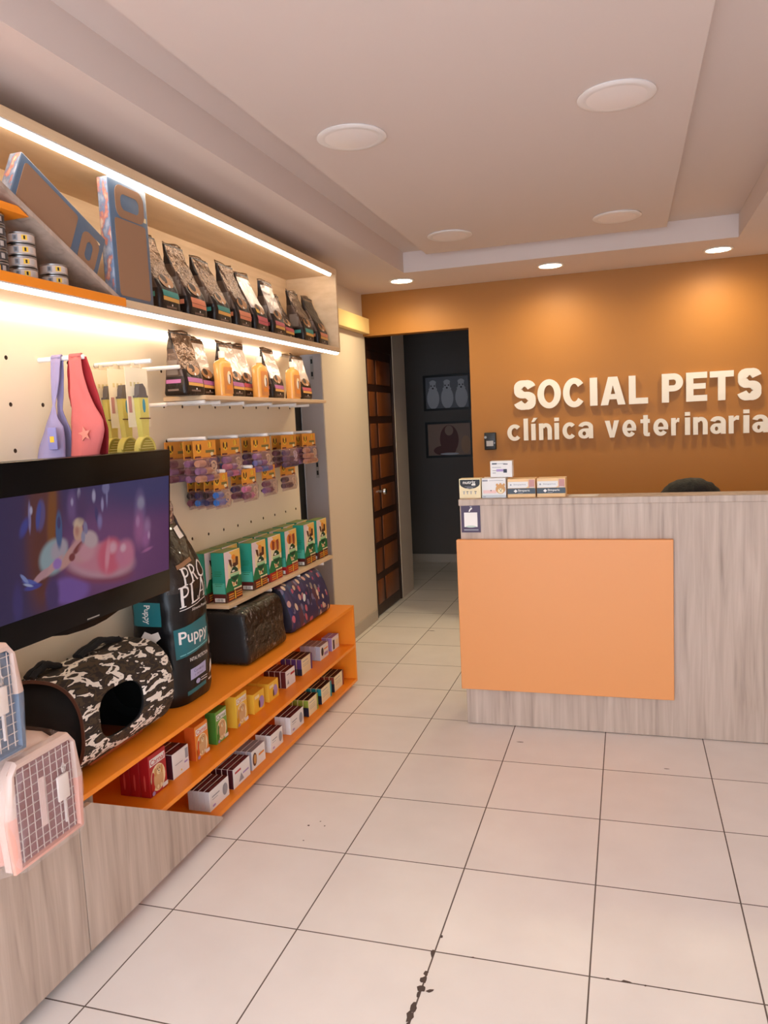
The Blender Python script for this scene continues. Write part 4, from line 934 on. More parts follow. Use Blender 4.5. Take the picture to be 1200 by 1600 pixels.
def floral():
    m, nt, bs = new_mat('floral_navy_fabric')
    tc = nt.nodes.new('ShaderNodeTexCoord')
    def layer(scale, off, r, cols, prev, stretch=(1,1,1)):
        mp = nt.nodes.new('ShaderNodeMapping'); mp.inputs['Location'].default_value = off; mp.inputs['Scale'].default_value = stretch
        nt.links.new(tc.outputs['Object'], mp.inputs['Vector'])
        v = nt.nodes.new('ShaderNodeTexVoronoi'); v.inputs['Scale'].default_value = scale; nt.links.new(mp.outputs[0], v.inputs['Vector'])
        lt = nt.nodes.new('ShaderNodeMath'); lt.operation = 'LESS_THAN'; lt.inputs[1].default_value = r; nt.links.new(v.outputs['Distance'], lt.inputs[0])
        rp = nt.nodes.new('ShaderNodeValToRGB'); rp.color_ramp.interpolation = 'CONSTANT'
        el = rp.color_ramp.elements; el[0].color = (*lin(cols[0]), 1); el[1].position = 1/len(cols); el[1].color = (*lin(cols[1]), 1)
        for k, c in enumerate(cols[2:]): e = el.new((k+2)/len(cols)); e.color = (*lin(c), 1)
        sx = nt.nodes.new('ShaderNodeSeparateColor'); nt.links.new(v.outputs['Color'], sx.inputs[0]); nt.links.new(sx.outputs[0], rp.inputs['Fac'])
        mx = nt.nodes.new('ShaderNodeMix'); mx.data_type = 'RGBA'; nt.links.new(lt.outputs[0], mx.inputs['Factor']); nt.links.new(rp.outputs['Color'], mx.inputs['B'])
        if prev is None: mx.inputs['A'].default_value = (*lin((48,44,82)), 1)
        else: nt.links.new(prev, mx.inputs['A'])
        return mx.outputs['Result']
    p = layer(14, (0,0,0), .42, [(70,60,96),(40,40,84),(88,50,66),(54,74,110)], None, (1,1,.5))
    p = layer(24, (3,1,2), .36, [(176,84,112),(196,150,140),(120,110,140),(60,50,90),(206,176,150)], p, (1,1,.8))
    p = layer(20, (7,5,1), .30, [(216,188,164),(52,48,90),(190,96,110),(60,56,96),(150,140,130)], p, (1,1,.7))
    nt.links.new(p, bs.inputs['Base Color']); bs.inputs['Roughness'].default_value = .5
    return m
FL = floral()
t = soft_case('pet_carrier_case', 'navy floral pet carrier case at the right end of the orange unit', (-.335, 2.29, ZT+.001), .25, .56, .257, FL, mat('navy_case_side', (26,26,44), .7), .07, 9, .006, .035)
b = B()
b.lathe([(0,0),(.016,0),(.016,.003),(0,.003)], mat('white_badge', (226,226,220), .4), seg=20)
for v in b.bm.verts: v.co = Vector((.108+v.co.z, -.09+v.co.x*.9, .155+v.co.y*1.3))
b.build('badge', t)
b = B()
b.tube([(.098+.016*(1-((k-6)/6)**2), -.02+.01*k/12, .06+.14*k/12) for k in range(13)], .004, mat('maroon_zip', (70,30,40), .5), 6); b.build('zip_pull', t)

def crate(loc, low, low_d, label, inside_m):
    t = thing('plastic_pet_carrier', label, 'pet carrier', loc, 0, 'plastic wrapped carriers stacked on the oak cabinet')
    def ring(b, z, x0, x1, hy, c=.035, shift=0):
        p = [(x0+c,-hy),(x1-c,-hy),(x1,-hy+c),(x1,hy-c),(x1-c,hy),(x0+c,hy),(x0,hy-c),(x0,-hy+c)]
        out = []
        for k in range(8):
            a, q = p[k], p[(k+1) % 8]
            for u in (0, .5): out.append(b.bm.verts.new((a[0]+(q[0]-a[0])*u, a[1]+(q[1]-a[1])*u, z)))
        return out
    UPM = mat('carrier_top_plastic', (214,184,170), .35)
    b = B(); b.skin([ring(b,0,-.19,.185,.105), ring(b,.012,-.205,.2,.115), ring(b,.13,-.225,.222,.132), ring(b,.134,-.235,.2235,.142), ring(b,.147,-.235,.2235,.142), ring(b,.147,-.225,.222,.13)], low); b.build('lower_shell', t)
    b = B(); b.skin([ring(b,.1475,-.225,.222,.13), ring(b,.149,-.232,.2235,.139), ring(b,.16,-.232,.2235,.139), ring(b,.163,-.222,.222,.13), ring(b,.245,-.2,.222,.118), ring(b,.285,-.17,.19,.09), ring(b,.298,-.14,.16,.06,.02)], UPM); b.build('upper_shell', t)
    d = B()
    d.prism([(-.132,.012),(.132,.012),(.14,.135),(.14,.15),(.118,.262),(.095,.286),(-.095,.286),(-.118,.262),(-.14,.15),(-.14,.135)], lambda y, z, q: (.205+q, y, z), .0205, UPM)
    P = [(-.128,.004),(.128,.004),(.139,.135),(.139,.15),(.12,.255),(.096,.286),(-.096,.286),(-.12,.255),(-.139,.15),(-.139,.135)]
    Q = [(-.106,.019),(.106,.019),(.106,.135),(.106,.15),(.106,.255),(.098,.263),(-.098,.263),(-.106,.255),(-.106,.15),(-.106,.135)]
    for k in range(10):
        q = (k+1) % 10; m = UPM if 3 <= k <= 7 else low
        mid = lambda A, Bq, f: (A[0]*(1-f)+Bq[0]*f, A[1]*(1-f)+Bq[1]*f)
        loops = [[(x, *mid(P[i], Q[i], f)) for x, f in ((.2255,0),(.233,.04),(.239,.35),(.239,.8),(.2262,1))] for i in (k, q)]
        for j in range(4): d.face([loops[0][j], loops[1][j], loops[1][j+1], loops[0][j+1]], m)
    bmesh.ops.remove_doubles(d.bm, verts=d.bm.verts, dist=.0003)
    d.build('door_surround', t)
    d = B(); d.box(.2262, .2290, -.1055, .1055, .0195, .2625, inside_m); dr = d.build('door', t)  # opaque sheet, its colour painting the shaded inside behind the wires
    wire = mat('carrier_wire', (206,188,180), .35)
    d = B()
    for k in range(9):
        y = -.095+.19*k/8; d.cyl((.2315,y,.021), (.2315,y,.261), .0014, wire, seg=8)
    for k in range(10):
        z = .032+.22*k/9; d.cyl((.2328,-.104,z), (.2328,.104,z), .0011, wire, seg=8)
    d.build('wire_grid', dr)
    d = B(); d.box(.234, .241, .035, .078, .115, .185, mat('latch_plate', (232,216,206), .4), .003, 2); d.tube([(.238,.06,.19),(.24,.055,.205),(.24,.06,.215),(.24,.068,.205),(.24,.066,.19)], .003, wire); d.cyl((.236,.06,.05), (.236,.06,.115), .004, wire, seg=8); d.build('latch', dr)
    d = B(); d.box(.234, .2365, -.028, -.008, .08, .21, mat('door_sticker', (222,190,182), .4)); d.build('sticker', dr)
    d = B(); rr = []
    rnd = Vector((loc[1]*3, 1, 2))
    for z, e in ((.002,.012),(.03,.02),(.08,.02),(.135,.022),(.17,.022),(.23,.022),(.275,.02),(.293,.012)):
        k = min(1, max(0, (z-.16)/.13)); hx0 = -.231+.06*k*k-min(e,.01); hx1 = .232-.02*k*k+e; hy = .142-.055*k*k+e
        r0 = ring(d, z, hx0, hx1, hy, .05)
        for v in r0: v.co += Vector((noise.noise(v.co*22+rnd), noise.noise(v.co*19-rnd), 0))*.006
        rr.append(r0)
    d.skin(rr, film('carrier_wrap', (250,236,230), .12, .14, .9, 26), caps=False); d.build('plastic_wrap', t, ang=15)
    return t
crate((-.2252, -.07, ZT+.001), mat('pink_plastic', (226,162,144), .35), None, 'pink bottomed plastic pet carrier with a wire door, on the oak cabinet', mat('pink_shaded_inside', (140,86,88), .6))
crate((-.2252, -.25, ZT+.303), mat('blue_grey_plastic', (70,100,130), .35), None, 'blue bottomed plastic pet carrier stacked on the pink one', mat('blue_shaded_inside', (74,96,122), .6))

# ==================================================================== TOP SHELF: pads and cans
BLF = mat('blue_pad_plastic', (88,108,132), .35, bump=.1, bscale=30); PBR = mat('brown_pad', (156,118,90), .4); WRAPC = ramp_mat('carton_edge_print', [(.38,(176,184,200)), (.5,(120,140,170)), (.56,(208,130,112)), (.64,(226,200,180))], scale=(30,30,14), tscale=1.2, rough=.3)
def stad(cy, cz, ry, rz, r, n=8):
    out = []
    for qx, qz, a0 in ((1,1,0), (-1,1,90), (-1,-1,180), (1,-1,270)):
        for k in range(n+1):
            a = math.radians(a0+90*k/n); out.append((cy+qx*(ry-r)+r*math.cos(a), cz+qz*(rz-r)+r*math.sin(a)))
    return out
def pad(label, loc, W, H, rot, ring, panel, notch):
    t = thing('pet_pad', label, 'pet pad', loc, 0, 'blue framed pads on the top shelf'); t.rotation_euler = (rot, 0, 0)
    b = B(); b.box(-.045, 0, 0, W, .0005, H, BLF, .006, 3)
    for f in b.bm.faces:
        f.normal_update()
        if f.normal.y < -.8: f.material_index = b.mi(WRAPC)
    b.build('frame', t)
    b = B(); y0, y1, z0, z1 = panel; b.prism(stad((y0+y1)/2, (z0+z1)/2, (y1-y0)/2, (z1-z0)/2, .012), lambda y, z, d: (.0003+d, y, z), .0015, PBR); b.build('panel', t)
    b = B(); cy, cz, ry, rz, wd = ring
    o = stad(cy, cz, ry, rz, min(ry, rz)*.62); i = stad(cy, cz, ry-wd, rz-wd, min(ry, rz)*.40); N = len(o)
    if notch:
        o = [(max(y, .001), z) for y, z in o]; i = [(max(y, .001), z) for y, z in i]
    vo = [[b.bm.verts.new((x, y, z)) for y, z in o] for x in (.0003, .0022)]; vi = [[b.bm.verts.new((x, y, z)) for y, z in i] for x in (.0022, .0003)]
    b.skin([vo[0], vo[1], vi[0], vi[1]], PBR, caps=False); b.build('handle_ring', t)
    if not notch:
        b = B(); b.box(.0003, .0012, W*.87, W*.94, H*.72, H*.76, CRM); b.build('price_tag', t)
    return t
pad('blue framed brown pet pad standing upright beside the foil bags', (-.182, .68, US+.0005), .222, .405, 0, (.115, .335, .082, .055, .028), (.022, .20, .015, .275), False)
# tilted pad lying on the slanted divider
a = -math.atan2(2.472-2.047, .684+.19)
pd = pad('blue framed brown pet pad lying tilted on the slanted divider', (-.180, .2195, 2.2745), .40, .15, a, (.335, .055, .042, .058, .026), (.02, .26, .006, .13), False)

def can(loc, label, lab_m, grp, proto=[{}]):
    k = lab_m.name
    if k in proto[0]: return dup(proto[0][k], loc, label)
    t = thing('food_can', label, 'can', loc, 0, grp); R, H = .041, .0335
    b = B(); b.lathe([(0,.001),(R-.004,.0),(R,.002),(R,.004),(R-.0015,.0055),(R-.0015,H-.0055),(R,H-.004),(R,H-.0015),(R-.0025,H-.001),(R-.004,H-.003),(0,H-.003)], CHROME); b.build('tin', t)
    b = B(); b.lathe([(R-.001,.006),(R-.0008,.0062),(R-.0008,H-.0062),(R-.001,H-.006)], lab_m); 
    b.build('paper_label', t)
    b = B()
    for a0, a1, z0, z1, m in ((-.75,-.35,.010,.024,YEL), (-.62,-.48,.012,.022,INK), (-1.35,-1.0,.008,.025,GREY), (-1.28,-1.1,.012,.022,mat('can_print',(96,90,92),.5)), (-.2,.1,.010,.024,mat('can_print2',(190,178,170),.5))):
        b.grid(lambda u, v: ((R-.0004)*math.cos(a0+(a1-a0)*u), (R-.0004)*math.sin(a0+(a1-a0)*u), z0+(z1-z0)*v), 6, 1, m)
    b.build('label_print', t, recalc=False)
    proto[0][k] = t; return t
LGT = mat('can_label_light', (206,186,172), .4); DKL = mat('can_label_dark', (66,62,64), .4)
lv = ('bottom', 'second from the bottom', 'third from the bottom', 'top')
for k in range(4): can((-.225, .295, US+.001+k*.0338), 'light labelled pet food can, '+lv[k]+' of the stack of four', LGT, 'pet food cans on the top shelf')
for k in range(2): can((-.222, .425, US+.001+k*.0338), 'light labelled pet food can, '+('lower','upper')[k]+' of the stack of two', LGT, 'pet food cans on the top shelf')
lv5 = ('bottom', 'second from the bottom', 'third from the bottom', 'fourth from the bottom', 'top')
for k in range(5): can((-.232, .188, US+.001+k*.0338), 'dark labelled pet food can, '+lv5[k]+' of the stack of five', DKL, 'pet food cans on the top shelf')
# ==================================================================== GOODS ON PEGS
PZ = 1.5555
for y, L, s in ((1.384,.19,'leftmost peg of the upper packet row'), (1.737,.16,'second peg of the upper packet row'), (2.046,.17,'third peg of the upper packet row'), (2.375,.17,'fourth peg of the upper packet row'), (2.729,.135,'rightmost peg of the upper packet row, over the dark recess edge')):
    peg(min(y, 2.725), PZ, L, 'white '+s)
LZ = 1.402
for y, L, s in ((.933,.245,'behind the right edge of the television'), (1.534,.19,'holding the blue roll packets'), (1.84,.175,'holding the purple roll packets'), (2.14,.14,'holding the third packet of the lower row'), (2.44,.12,'holding the dark grey packet at the lower right')):
    peg(y, LZ, L, 'white peg of the lower packet row, '+s)
HDR = mat('orange_header_card', (226,150,56), .45); HDB = mat('header_back', (120,44,30), .5)
POUCH = film('clear_pouch', (170,120,128), .34, .15, .6, 60)
def packet(loc, W, H, c1, c2, ringm, label, group, cache={}):
    """orange header card over a clear pouch of rolls with a bone shaped dispenser"""
    key = (W, H, c1.name, c2.name)
    if key in cache: return dup(cache[key], loc, label)
    t = thing('waste_bag_packet', label, 'pet packet', loc, 0, group); hh = .066
    b = B(); b.box(-.0012, .0012, -W/2, W/2, -hh, .012, HDR, .0004, 1)
    for f in b.bm.faces:
        f.normal_update()
        if f.normal.x < -.5: f.material_index = b.mi(HDB)
    b.build('header_card', t)
    b = B(); q = lambda pts, m, k=0: b.face([(.0016+.0002*k, y*W, z) for y, z in pts], m)
    el = lambda cy, cz, ry, rz, m, k=0: b.face([(.0016+.0002*k, cy*W+ry*math.cos(a*PI/8), cz+rz*math.sin(a*PI/8)) for a in range(16)], m)
    el(-.28,-.022,.022,.020,YEL); el(-.36,-.016,.008,.014,BRN,1); el(-.20,-.016,.008,.014,BRN,1); el(-.28,-.03,.006,.005,INK,2)
    el(.22,-.008,.016,.014,YEL); q([(.17,.004),(.19,.004),(.19,-.018),(.17,-.018)], BRN, 1); q([(.29,.004),(.31,.004),(.31,-.016),(.29,-.016)], BRN, 1)
    q([(.02,-.03),(.42,-.03),(.42,-.042),(.02,-.042)], mat('header_text', (120,110,60), .5)); q([(-.46,-.054),(-.2,-.054),(-.2,-.062),(-.46,-.062)], MAR); q([(.26,-.054),(.48,-.054),(.48,-.062),(.26,-.062)], MAR); el(.3,-.048,.014,.008,CRM,2)
    b.build('printed_panel', t, recalc=False)
    d = .02
    for k, (yy, zz, m) in enumerate(((-.27,-.086,c1), (-.27,-.119,c2), (-.27,-.152,c1), (.06,-.152,c2), (.31,-.152,c1), (.05,-.12,c1))):
        if -zz+.018 > H: continue
        b = B(); b.lathe([(.004,-.028),(.0145,-.027),(.0155,-.02),(.0155,.02),(.0145,.027),(.004,.028)], m, seg=16)
        for v in b.bm.verts: v.co = Vector((.004+v.co.x, yy*W+v.co.z, zz+v.co.y))
        b.build('roll', t)
    b = B(); cy, cz = .22*W, -.100; r = .022
    b.tube([(.016, cy+r*math.cos(a), cz+r*.9*math.sin(a)) for a in [math.radians(-150+300*k/18) for k in range(19)]], .0042, ringm, 8)
    b.tube([(.016, cy-.02+.03*k/4, cz-.030+.004*math.sin(k)) for k in range(5)], [.007,.0045,.0045,.0045,.007], ringm, 8); b.cyl((.010,cy,cz), (.017,cy,cz), .010, ringm, seg=16)
    b.build('clip', t)
    b = B()
    def sh(u, v, s): 
        e = (max(0, 1-abs(2*u-1)**4)*max(0, 1-abs(2*v-1)**4))**.6
        return (.004+s*(.003+.0195*e)+noise.noise(Vector((u*5, v*5, W*40+s)))*.002, (u-.5)*W*1.0, -hh+.006-v*(H-hh))
    b.grid(lambda u, v: sh(u, v, 1), 14, 12, POUCH); b.grid(lambda u, v: sh(u, v, -.35), 14, 12, POUCH)
    b.build('pouch', t, ang=70)
    cache[key] = t; return t
rl = {n: mat('roll_'+n, c, .3, coat=.3) for n, c in (('purple',(132,92,150)), ('plum',(96,44,66)), ('blue',(40,110,190)), ('navy',(34,40,84)), ('black',(30,26,28)), ('tan',(206,150,110)), ('pink',(206,110,150)))}
RNG = mat('clip_cream', (226,200,160), .35); RNW = mat('clip_pale', (214,196,206), .35)
G = 'orange topped packets hanging on pegs'
hz = PZ-.0215
U = [(1.38,[(-.296,.19,'tan','purple','large orange topped packet with tan rolls, at the front of the leftmost upper peg'), (-.345,.19,'purple','plum','purple roll packet behind the front packet on the leftmost upper peg'), (-.435,.19,'plum','purple','purple roll packet nearest the board on the leftmost upper peg')]),
     (1.705,[(-.345,.19,'purple','pink','orange topped packet with pink rolls, at the front of the second upper peg'), (-.41,.19,'blue','navy','blue roll packet behind the pink one on the second upper peg')]),
     (2.01,[(-.335,.215,'purple','blue','wide orange topped packet with purple rolls, at the front of the third upper peg'), (-.395,.19,'navy','purple','navy roll packet behind the wide one on the third upper peg')]),
     (2.372,[(-.34,.2,'navy','navy','orange topped packet with navy rolls, at the front of the fourth upper peg'), (-.40,.19,'plum','black','plum roll packet behind the navy one on the fourth upper peg')]),
     (2.715,[(-.362,.2,'tan','tan','orange topped packet with tan rolls, at the front of the rightmost upper peg'), (-.41,.19,'purple','plum','purple roll packet behind the tan one on the rightmost upper peg')])]
for y, L in U:
    for x, w, c1, c2, lab in L: packet((x, y, hz), w, .172, rl[c1], rl[c2], RNG if c1 in ('tan','purple') else RNW, lab, G)
hz2 = LZ-.0215
Lw = [(.933,[(-.25,.15,'tan','tan','orange topped packet just showing right of the television edge')]),
      (1.534,[(-.315,.13,'blue','blue','bright blue roll packet at the front of the lower row'), (-.365,.13,'black','navy','black roll packet second from the front behind the bright blue one'), (-.41,.13,'navy','blue','navy roll packet third from the front behind the bright blue one'), (-.45,.13,'black','plum','black roll packet nearest the board behind the bright blue one')]),
      (1.835,[(-.325,.15,'pink','plum','pink roll packet at the front of the lower row, right of the blue ones'), (-.385,.15,'navy','plum','navy and plum roll packet behind the pink one in the lower row')]),
      (2.135,[(-.362,.16,'plum','purple','plum roll packet third from the left in the lower row')]),
      (2.435,[(-.385,.2,'black','black','dark grey roll packet at the right end of the lower row')])]
for y, L in Lw:
    for x, w, c1, c2, lab in L: packet((x, y, hz2), w, .155, rl[c1], rl[c2], RNG, lab, G)

# ---- pegs and goods above the television
P1 = 1.857
for y, z, L, s in ((.622,P1,.19,'holding the two pet slings'), (.924,P1,.25,'holding the yellow brush cards'), (1.234,P1,.18,'empty, left of the upper bag board'), (1.225,1.705,.11,'short, below the empty one left of the upper board')):
    peg(y, z, L, 'white peg '+s)
def sling(label, xc, y, top, body, mf, mb, extra, bend=0.):
    """fabric sling looped over a peg; front panel towards the viewer (-Y)"""
    t = thing('pet_sling', label, 'pet sling', (xc, y, P1), 0, 'pet slings on the same peg')
    def panel(out, y0, y1, m, name, puff):
        b = B(); n = 24; rows = []
        for j in range(n+1):
            v = j/n; zz = out[0][0]+(out[-1][0]-out[0][0])*v
            for k in range(len(out)-1):
                if out[k][0] >= zz >= out[k+1][0]-1e-6:
                    q = (out[k][0]-zz)/(out[k][0]-out[k+1][0]); q = q*q*(3-2*q) if False else q
                    l = out[k][1]+(out[k+1][1]-out[k][1])*q; r = out[k][2]+(out[k+1][2]-out[k][2])*q; break
            rows.append((zz, l, r))
        def f(u, v):
            zz, l, r = rows[min(n, int(round(v*n)))]
            p = math.sin(PI*u)*puff*min(1, max(0, (v-.45)/.4)); w = noise.noise(Vector((u*3, v*7, y0*50)))*.004
            return (l+(r-l)*u, y0+(y1-y0)*v-p+w+bend*v, zz)
        b.grid(f, 12, n, m); o = b.build(name, t, recalc=False, ang=70); s = o.modifiers.new('s', 'SOLIDIFY'); s.thickness = .0025; s.offset = 0
        return o
    panel(top, .002, .018, mb, 'back_panel', -.004); panel(body, -.013, -.02, mf, 'front_panel', .03)
    b = B(); x0, x1 = body[0][1], body[0][2]
    b.grid(lambda u, v: (x0+(x1-x0)*u, -.013+.0148*(1-math.cos(PI*v))/2*1.0, .0+.0115*math.sin(PI*v)), 4, 8, mf); o = b.build('strap', t, recalc=False); s = o.modifiers.new('s', 'SOLIDIFY'); s.thickness = .002; s.offset = 0
    extra(t)
    return t
ROSE = mat('rose_fabric', (198,102,100), .8, bump=.15, bscale=25, var=.06); CRIM = mat('crimson_lining', (150,18,30), .75); LILF = mat('lilac_fabric', (150,140,178), .8, bump=.15, bscale=25, var=.06); LILD = mat('lilac_lining', (128,120,160), .8)
def star(t):
    b = B(); pts = []
    for k in range(10):
        r = .026 if k % 2 == 0 else .011; a = math.radians(100+36*k); pts.append((.052+r*math.cos(a), -.262+r*math.sin(a)))
    b.prism(pts, lambda x, z, d: (x, -.064-d, z), .002, mat('star_patch', (212,134,118), .8)); b.build('star_patch', t)
sling('rose red pet sling with a star patch hanging in front above the television', -.318, .622, [(0,-.040,.034),(-.06,-.050,.052),(-.13,-.050,.070),(-.20,-.036,.088),(-.24,-.034,.10),(-.35,-.034,.09)], [(0,-.026,.022),(-.06,-.024,.030),(-.12,-.026,.048),(-.17,-.022,.072),(-.215,-.024,.104),(-.25,-.026,.108),(-.35,-.03,.08)], ROSE, CRIM, star, -.02)
def pocket(t):
    b = B(); b.box(-.004, .032, -.086, -.079, -.31, -.235, mat('lilac_pocket', (140,136,190), .7), .003, 2); b.build('pocket', t)
    b = B(); b.box(.006, .022, -.0875, -.0865, -.285, -.265, YEL); b.build('care_tag', t)
sling('lilac pet sling hanging behind the rose red one, closer to the board', -.392, .618, [(0,-.02,.018),(-.1,-.018,.012),(-.18,-.02,.0),(-.24,-.03,.03),(-.35,-.05,.03)], [(0,-.022,.018),(-.08,-.024,.010),(-.16,-.02,-.008),(-.20,-.034,.0),(-.235,-.050,.026),(-.30,-.078,.032),(-.35,-.085,.032)], LILF, LILD, pocket, -.03)
YB = mat('brush_yellow', (220,208,112), .4); YBD = mat('brush_yellow_dark', (176,164,70), .45); CLR = film('blister_clear', (244,232,200), .35, .2, .2, 30); BCARD = mat('brush_card', (244,232,204), .5)
def brush(loc, label):
    t = thing('brush_card', label, 'grooming brush', loc, 0, 'yellow grooming brushes on cards')
    b = B(); b.box(-.001, .001, -.07, .07, -.235, -.012, BCARD, .0004, 1)
    [b.box(.0011, .0014, y, y+.012, -.082, -.066, mat('card_print',(222,206,150),.5)) for y in (-.045, -.022, .001)]; b.build('card', t)
    b = B(); b.box(-.0008, .0008, -.03, .03, -.016, .006, CLR); b.build('hang_tab', t)
    b = B(); b.prism([(-.030,-.125),(.030,-.125),(.028,-.20),(.022,-.235),(.018,-.29),(-.018,-.29),(-.022,-.235),(-.026,-.20)], lambda y, z, d: (.002+d, y, z), .022, YB); b.build('handle', t)
    b = B(); b.prism([(-.034,-.125),(.034,-.125),(.034,-.118),(.028,-.116),(.022,-.088),(.006,-.072),(-.014,-.074),(-.020,-.09),(-.024,-.116),(-.034,-.118)], lambda y, z, d: (.002+d, y, z), .02, mat('grey_grip', (104,98,96), .5)); b.build('grip', t)
    b = B(); b.prism([(.0+.009*math.cos(k*PI/8), -.155+.026*math.sin(k*PI/8)) for k in range(16)], lambda y, z, d: (.0242+d, y, z), .001, mat('brush_button', (70,150,170), .4)); b.build('button', t)
    b = B(); b.cyl((.004,0,-.325), (.024,0,-.325), .056, YB, seg=32); b.cyl((.024,0,-.325), (.0245,0,-.325), .047, YBD, seg=32)
    b.tube([(.025, .052*math.cos(k*PI/16), -.325+.052*math.sin(k*PI/16)) for k in range(33)], .004, YB, 8)
    b.build('brush_head', t)
    b = B()
    for k in range(-4, 5):
        for j in range(-4, 5):
            if k*k+j*j < 18: b.cyl((.0245, k*.0095, -.325+j*.0095), (.038, k*.0095, -.325+j*.0095), .0013, mat('brush_bristle', (224,214,150), .5), r1=.0008, seg=6)
    b.build('bristles', t)
    b = B(); b.box(.0255, .0265, -.036, .034, -.205, -.201, BRN); b.box(.001, .0025, .044, .06, -.18, -.12, PINKB); b.box(.001, .0025, -.062, -.044, -.18, -.12, PINKB); b.build('printed_panel', t)
    return t
b0 = brush((-.30,.924,P1-.009), 'frontmost yellow grooming brush on a card, on the peg left of the upper board')
dup(b0, (-.375,.924,P1-.009), 'middle yellow grooming brush on a card, second from the front'); dup(b0, (-.44,.924,P1-.009), 'rearmost yellow grooming brush on a card, nearest the board')

# ==================================================================== PERSON BEHIND THE COUNTER
def person():
    t = thing('person', 'dark haired person seated behind the counter, only the hair showing', 'person', (1.80, 3.0, 0))
    sk = mat('skin', (188,134,104), .55); shirt = mat('shirt_cloth', (70,84,110), .85); trous = mat('trouser_cloth', (40,42,50), .85); hair = mat('black_hair', (12,10,10), .7, bump=.5, bscale=90)
    V, Ed, R = [], [], []
    def nd(p, r, link=None):
        V.append(p); R.append(r)
        if link is not None: Ed.append((link, len(V)-1))
        return len(V)-1
    # seated, leaning forward over the desk, facing -Y
    pel = nd((0,.12,.52), (.14,.11)); ab = nd((0,.10,.66), (.125,.095), pel); ch = nd((0,.03,.84), (.15,.105), ab); nk0 = nd((0,-.02,.955), (.07,.06), ch); nk = nd((0,-.05,1.0), (.05,.05), nk0)
    for s in (-1, 1):
        hp = nd((s*.10,.10,.50), (.085,.085), pel); kn = nd((s*.13,-.27,.49), (.062,.062), hp); an = nd((s*.13,-.22,.10), (.042,.042), kn); toe = nd((s*.14,-.33,.04), (.035,.03), an)
        sh = nd((s*.17,.0,.885), (.06,.06), ch); el = nd((s*.24,.05,.68), (.042,.042), sh); wr = nd((s*.13,-.10,.605), (.027,.025), el)
    me = bpy.data.meshes.new('body'); me.from_pydata(V, Ed, []); body = bpy.data.objects.new('body', me); COL.objects.link(body); body.parent = t
    sm = body.modifiers.new('skin', 'SKIN'); sm.use_smooth_shade = True
    for k, sv in enumerate(me.skin_vertices[0].data): sv.radius = R[k]; sv.use_root = (k == 0)
    ss = body.modifiers.new('sub', 'SUBSURF'); ss.levels = 2; ss.render_levels = 2
    dg = bpy.context.evaluated_depsgraph_get(); dg.update(); m2 = bpy.data.meshes.new_from_object(body.evaluated_get(dg)); body.modifiers.clear(); body.data = m2
    # head, ears, nose and hands joined into the same body mesh
    bm = bmesh.new(); bm.from_mesh(m2)
    hc = Vector((0,-.085,1.075)); tilt = Matrix.Rotation(math.radians(32), 4, 'X')
    r = bmesh.ops.create_uvsphere(bm, u_segments=32, v_segments=24, radius=1)
    for v in r['verts']:
        x, y, z = v.co; jaw = max(0, -z); fy = -1 if y < 0 else 1
        p = Vector((x*.076*(1-.28*jaw*jaw), y*(.095 if y > 0 else .088)*(1-.12*jaw), z*.112))
        if y < 0:
            p.y -= .020*math.exp(-((x/.16)**2+((z+.12)/.2)**2))      # nose
            p.y += .010*math.exp(-(((abs(x)-.38)/.16)**2+((z-.08)/.11)**2))   # eye sockets
            p.y -= .006*math.exp(-((x/.3)**2+((z+.5)/.10)**2))       # lips
            p.y -= .010*math.exp(-((x/.3)**2+((z+.85)/.15)**2))      # chin
        v.co = hc+(tilt @ p)
    for s in (-1, 1):
        e = bmesh.ops.create_uvsphere(bm, u_segments=12, v_segments=8, radius=1)
        for v in e['verts']: v.co = hc+(tilt @ Vector((s*.078+v.co.x*.010, .008+v.co.y*.018, -.005+v.co.z*.030)))
        w = Vector((s*.13,-.10,.605)); d = Vector((-s*.15,-.97,-.20)).normalized(); sd = Vector((d.y,-d.x,0)).normalized()
        pm = bmesh.ops.create_uvsphere(bm, u_segments=14, v_segments=10, radius=1)
        for v in pm['verts']: v.co = w+d*(.045+v.co.y*.05)+sd*(v.co.x*.040)+Vector((0,0,v.co.z*.014-.006))
        for q, (o, L) in enumerate(((-.030,.066), (-.010,.078), (.010,.074), (.029,.058), (.046,.05))):
            th = q == 4; a0 = w+d*(.03 if th else .088)+sd*o; dd = (d+sd*.7).normalized() if th else d
            ps = [a0, a0+dd*L*.4+Vector((0,0,.004)), a0+dd*L*.75+Vector((0,0,-.002)), a0+dd*L+Vector((0,0,-.012))]; rings = []
            for k, pnt in enumerate(ps):
                rr = (.0085,.0082,.0075,.005)[k]; rings.append([bm.verts.new(pnt+sd*rr*math.cos(j*PI/4)+Vector((0,0,rr*math.sin(j*PI/4)))) for j in range(8)])
            for k in range(3):
                for j in range(8): bm.faces.new((rings[k][j], rings[k][(j+1) % 8], rings[k+1][(j+1) % 8], rings[k+1][j]))
            bm.faces.new(rings[-1])
    for f in bm.faces:
        c = f.calc_center_median(); f.smooth = True
        f.material_index = 0 if (c.z > .965 or (c.y < -.105 and c.z > .562)) else (2 if c.z < .56 else 1)
    bm.to_mesh(m2); bm.free(); m2.materials.clear()
    for m in (sk, shirt, trous): m2.materials.append(m)
    b = B(); rr = bmesh.ops.create_uvsphere(b.bm, u_segments=48, v_segments=32, radius=1); b.mi(hair)
    kill = []
    for v in b.bm.verts:
        x, y, z = v.co
        if (y < -.25 and z < .52) or z < -.75: kill.append(v)
        n1 = noise.noise(Vector((x*7, y*3, z*3)))*.006
        v.co = hc+(tilt @ Vector((x*(.165+n1*2)*(1-.25*max(0,-z)), y*(.125+n1)+.012, z*(.128+n1))))
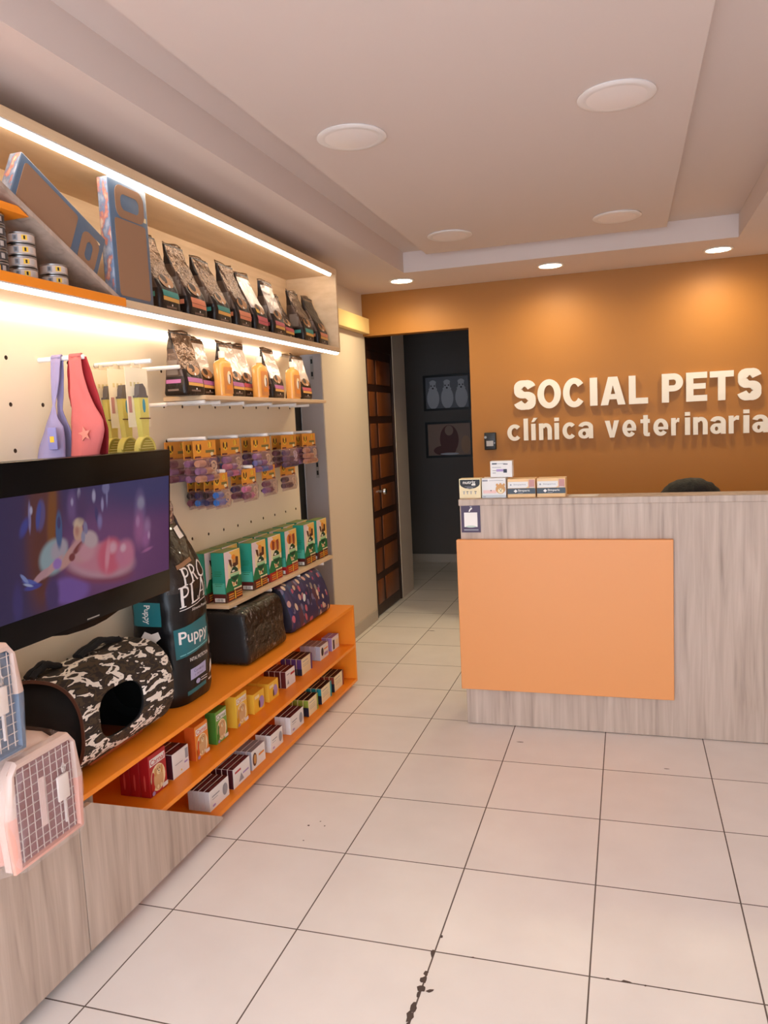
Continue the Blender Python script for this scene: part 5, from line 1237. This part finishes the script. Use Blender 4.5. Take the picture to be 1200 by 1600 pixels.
    bmesh.ops.delete(b.bm, geom=kill, context='VERTS'); o = b.build('hair', t, ang=80); s = o.modifiers.new('s', 'SOLIDIFY'); s.thickness = .012
    b = B()
    for s in (-1, 1):
        for m, rad, dy in ((WINK, .012, 0), (INK, .007, -.007)):
            e = bmesh.ops.create_uvsphere(b.bm, u_segments=12, v_segments=8, radius=rad)
            for v in e['verts']:
                v.co = hc+(tilt @ (v.co+Vector((s*.030,-.076+dy,.010))))
                for f in v.link_faces: f.material_index = b.mi(m)
    b.build('eyes', t)
    c = thing('office_chair', 'black office chair hidden behind the counter under the seated person', 'chair', (1.80, 3.13, 0))
    b = B(); b.box(-.23, .23, -.24, .22, .36, .405, BLACK, .02, 3); b.build('seat', c)
    b = B(); b.box(-.21, .21, .26, .30, .50, .92, BLACK, .02, 3); b.box(-.03, .03, .215, .262, .38, .56, BLACK); b.build('backrest', c)
    b = B(); b.cyl((0,0,.06), (0,0,.36), .025, CHROME); b.build('column', c)
    for k in range(5):
        a = 2*PI*k/5; b = B(); b.tube([(0,0,.075), (.27*math.cos(a), .27*math.sin(a), .06)], [.02,.013], BLACK); b.cyl((.27*math.cos(a)-.012, .27*math.sin(a), .026), (.27*math.cos(a)+.012, .27*math.sin(a), .026), .0255, BLACK); b.build('leg', c)
person()

# ==================================================================== WORLD, CAMERA, RENDER LOOK
w = bpy.data.worlds.new('daylight'); SC.world = w; w.use_nodes = True
bg = w.node_tree.nodes['Background']; bg.inputs['Color'].default_value = (.84, .97, 1.14, 1); bg.inputs['Strength'].default_value = 6.3

def camera():
    f0, yaw, pitch, roll = 1217.54, -.305413, .112052, -.047632
    cy, sy, cp, sp_, cr, sr = math.cos(yaw), math.sin(yaw), math.cos(pitch), math.sin(pitch), math.cos(roll), math.sin(roll)
    f = Vector((sy*cp, cy*cp, -sp_)); r = Vector((cy, -sy, 0)); u = r.cross(f)
    r2, u2 = cr*r+sr*u, -sr*r+cr*u
    cam = bpy.data.cameras.new('camera'); cam.sensor_fit = 'VERTICAL'; cam.sensor_height = 36; cam.lens = 36*f0/1600; cam.clip_start = .05
    o = bpy.data.objects.new('camera', cam); COL.objects.link(o)
    m = Matrix((r2, u2, -f)).transposed().to_4x4(); m.translation = (1.46952, -1.65451, 1.57996); o.matrix_world = m
    SC.camera = o
camera()
vs = SC.view_settings
vs.view_transform = 'Standard'; vs.look = 'None'; vs.gamma = 1; vs.use_curve_mapping = False; vs.exposure = -.15
SC.cycles.max_bounces = 8; SC.cycles.diffuse_bounces = 5; SC.cycles.transparent_max_bounces = 12
SC.cycles.use_denoising = True
SC.cycles.sample_clamp_indirect = 6
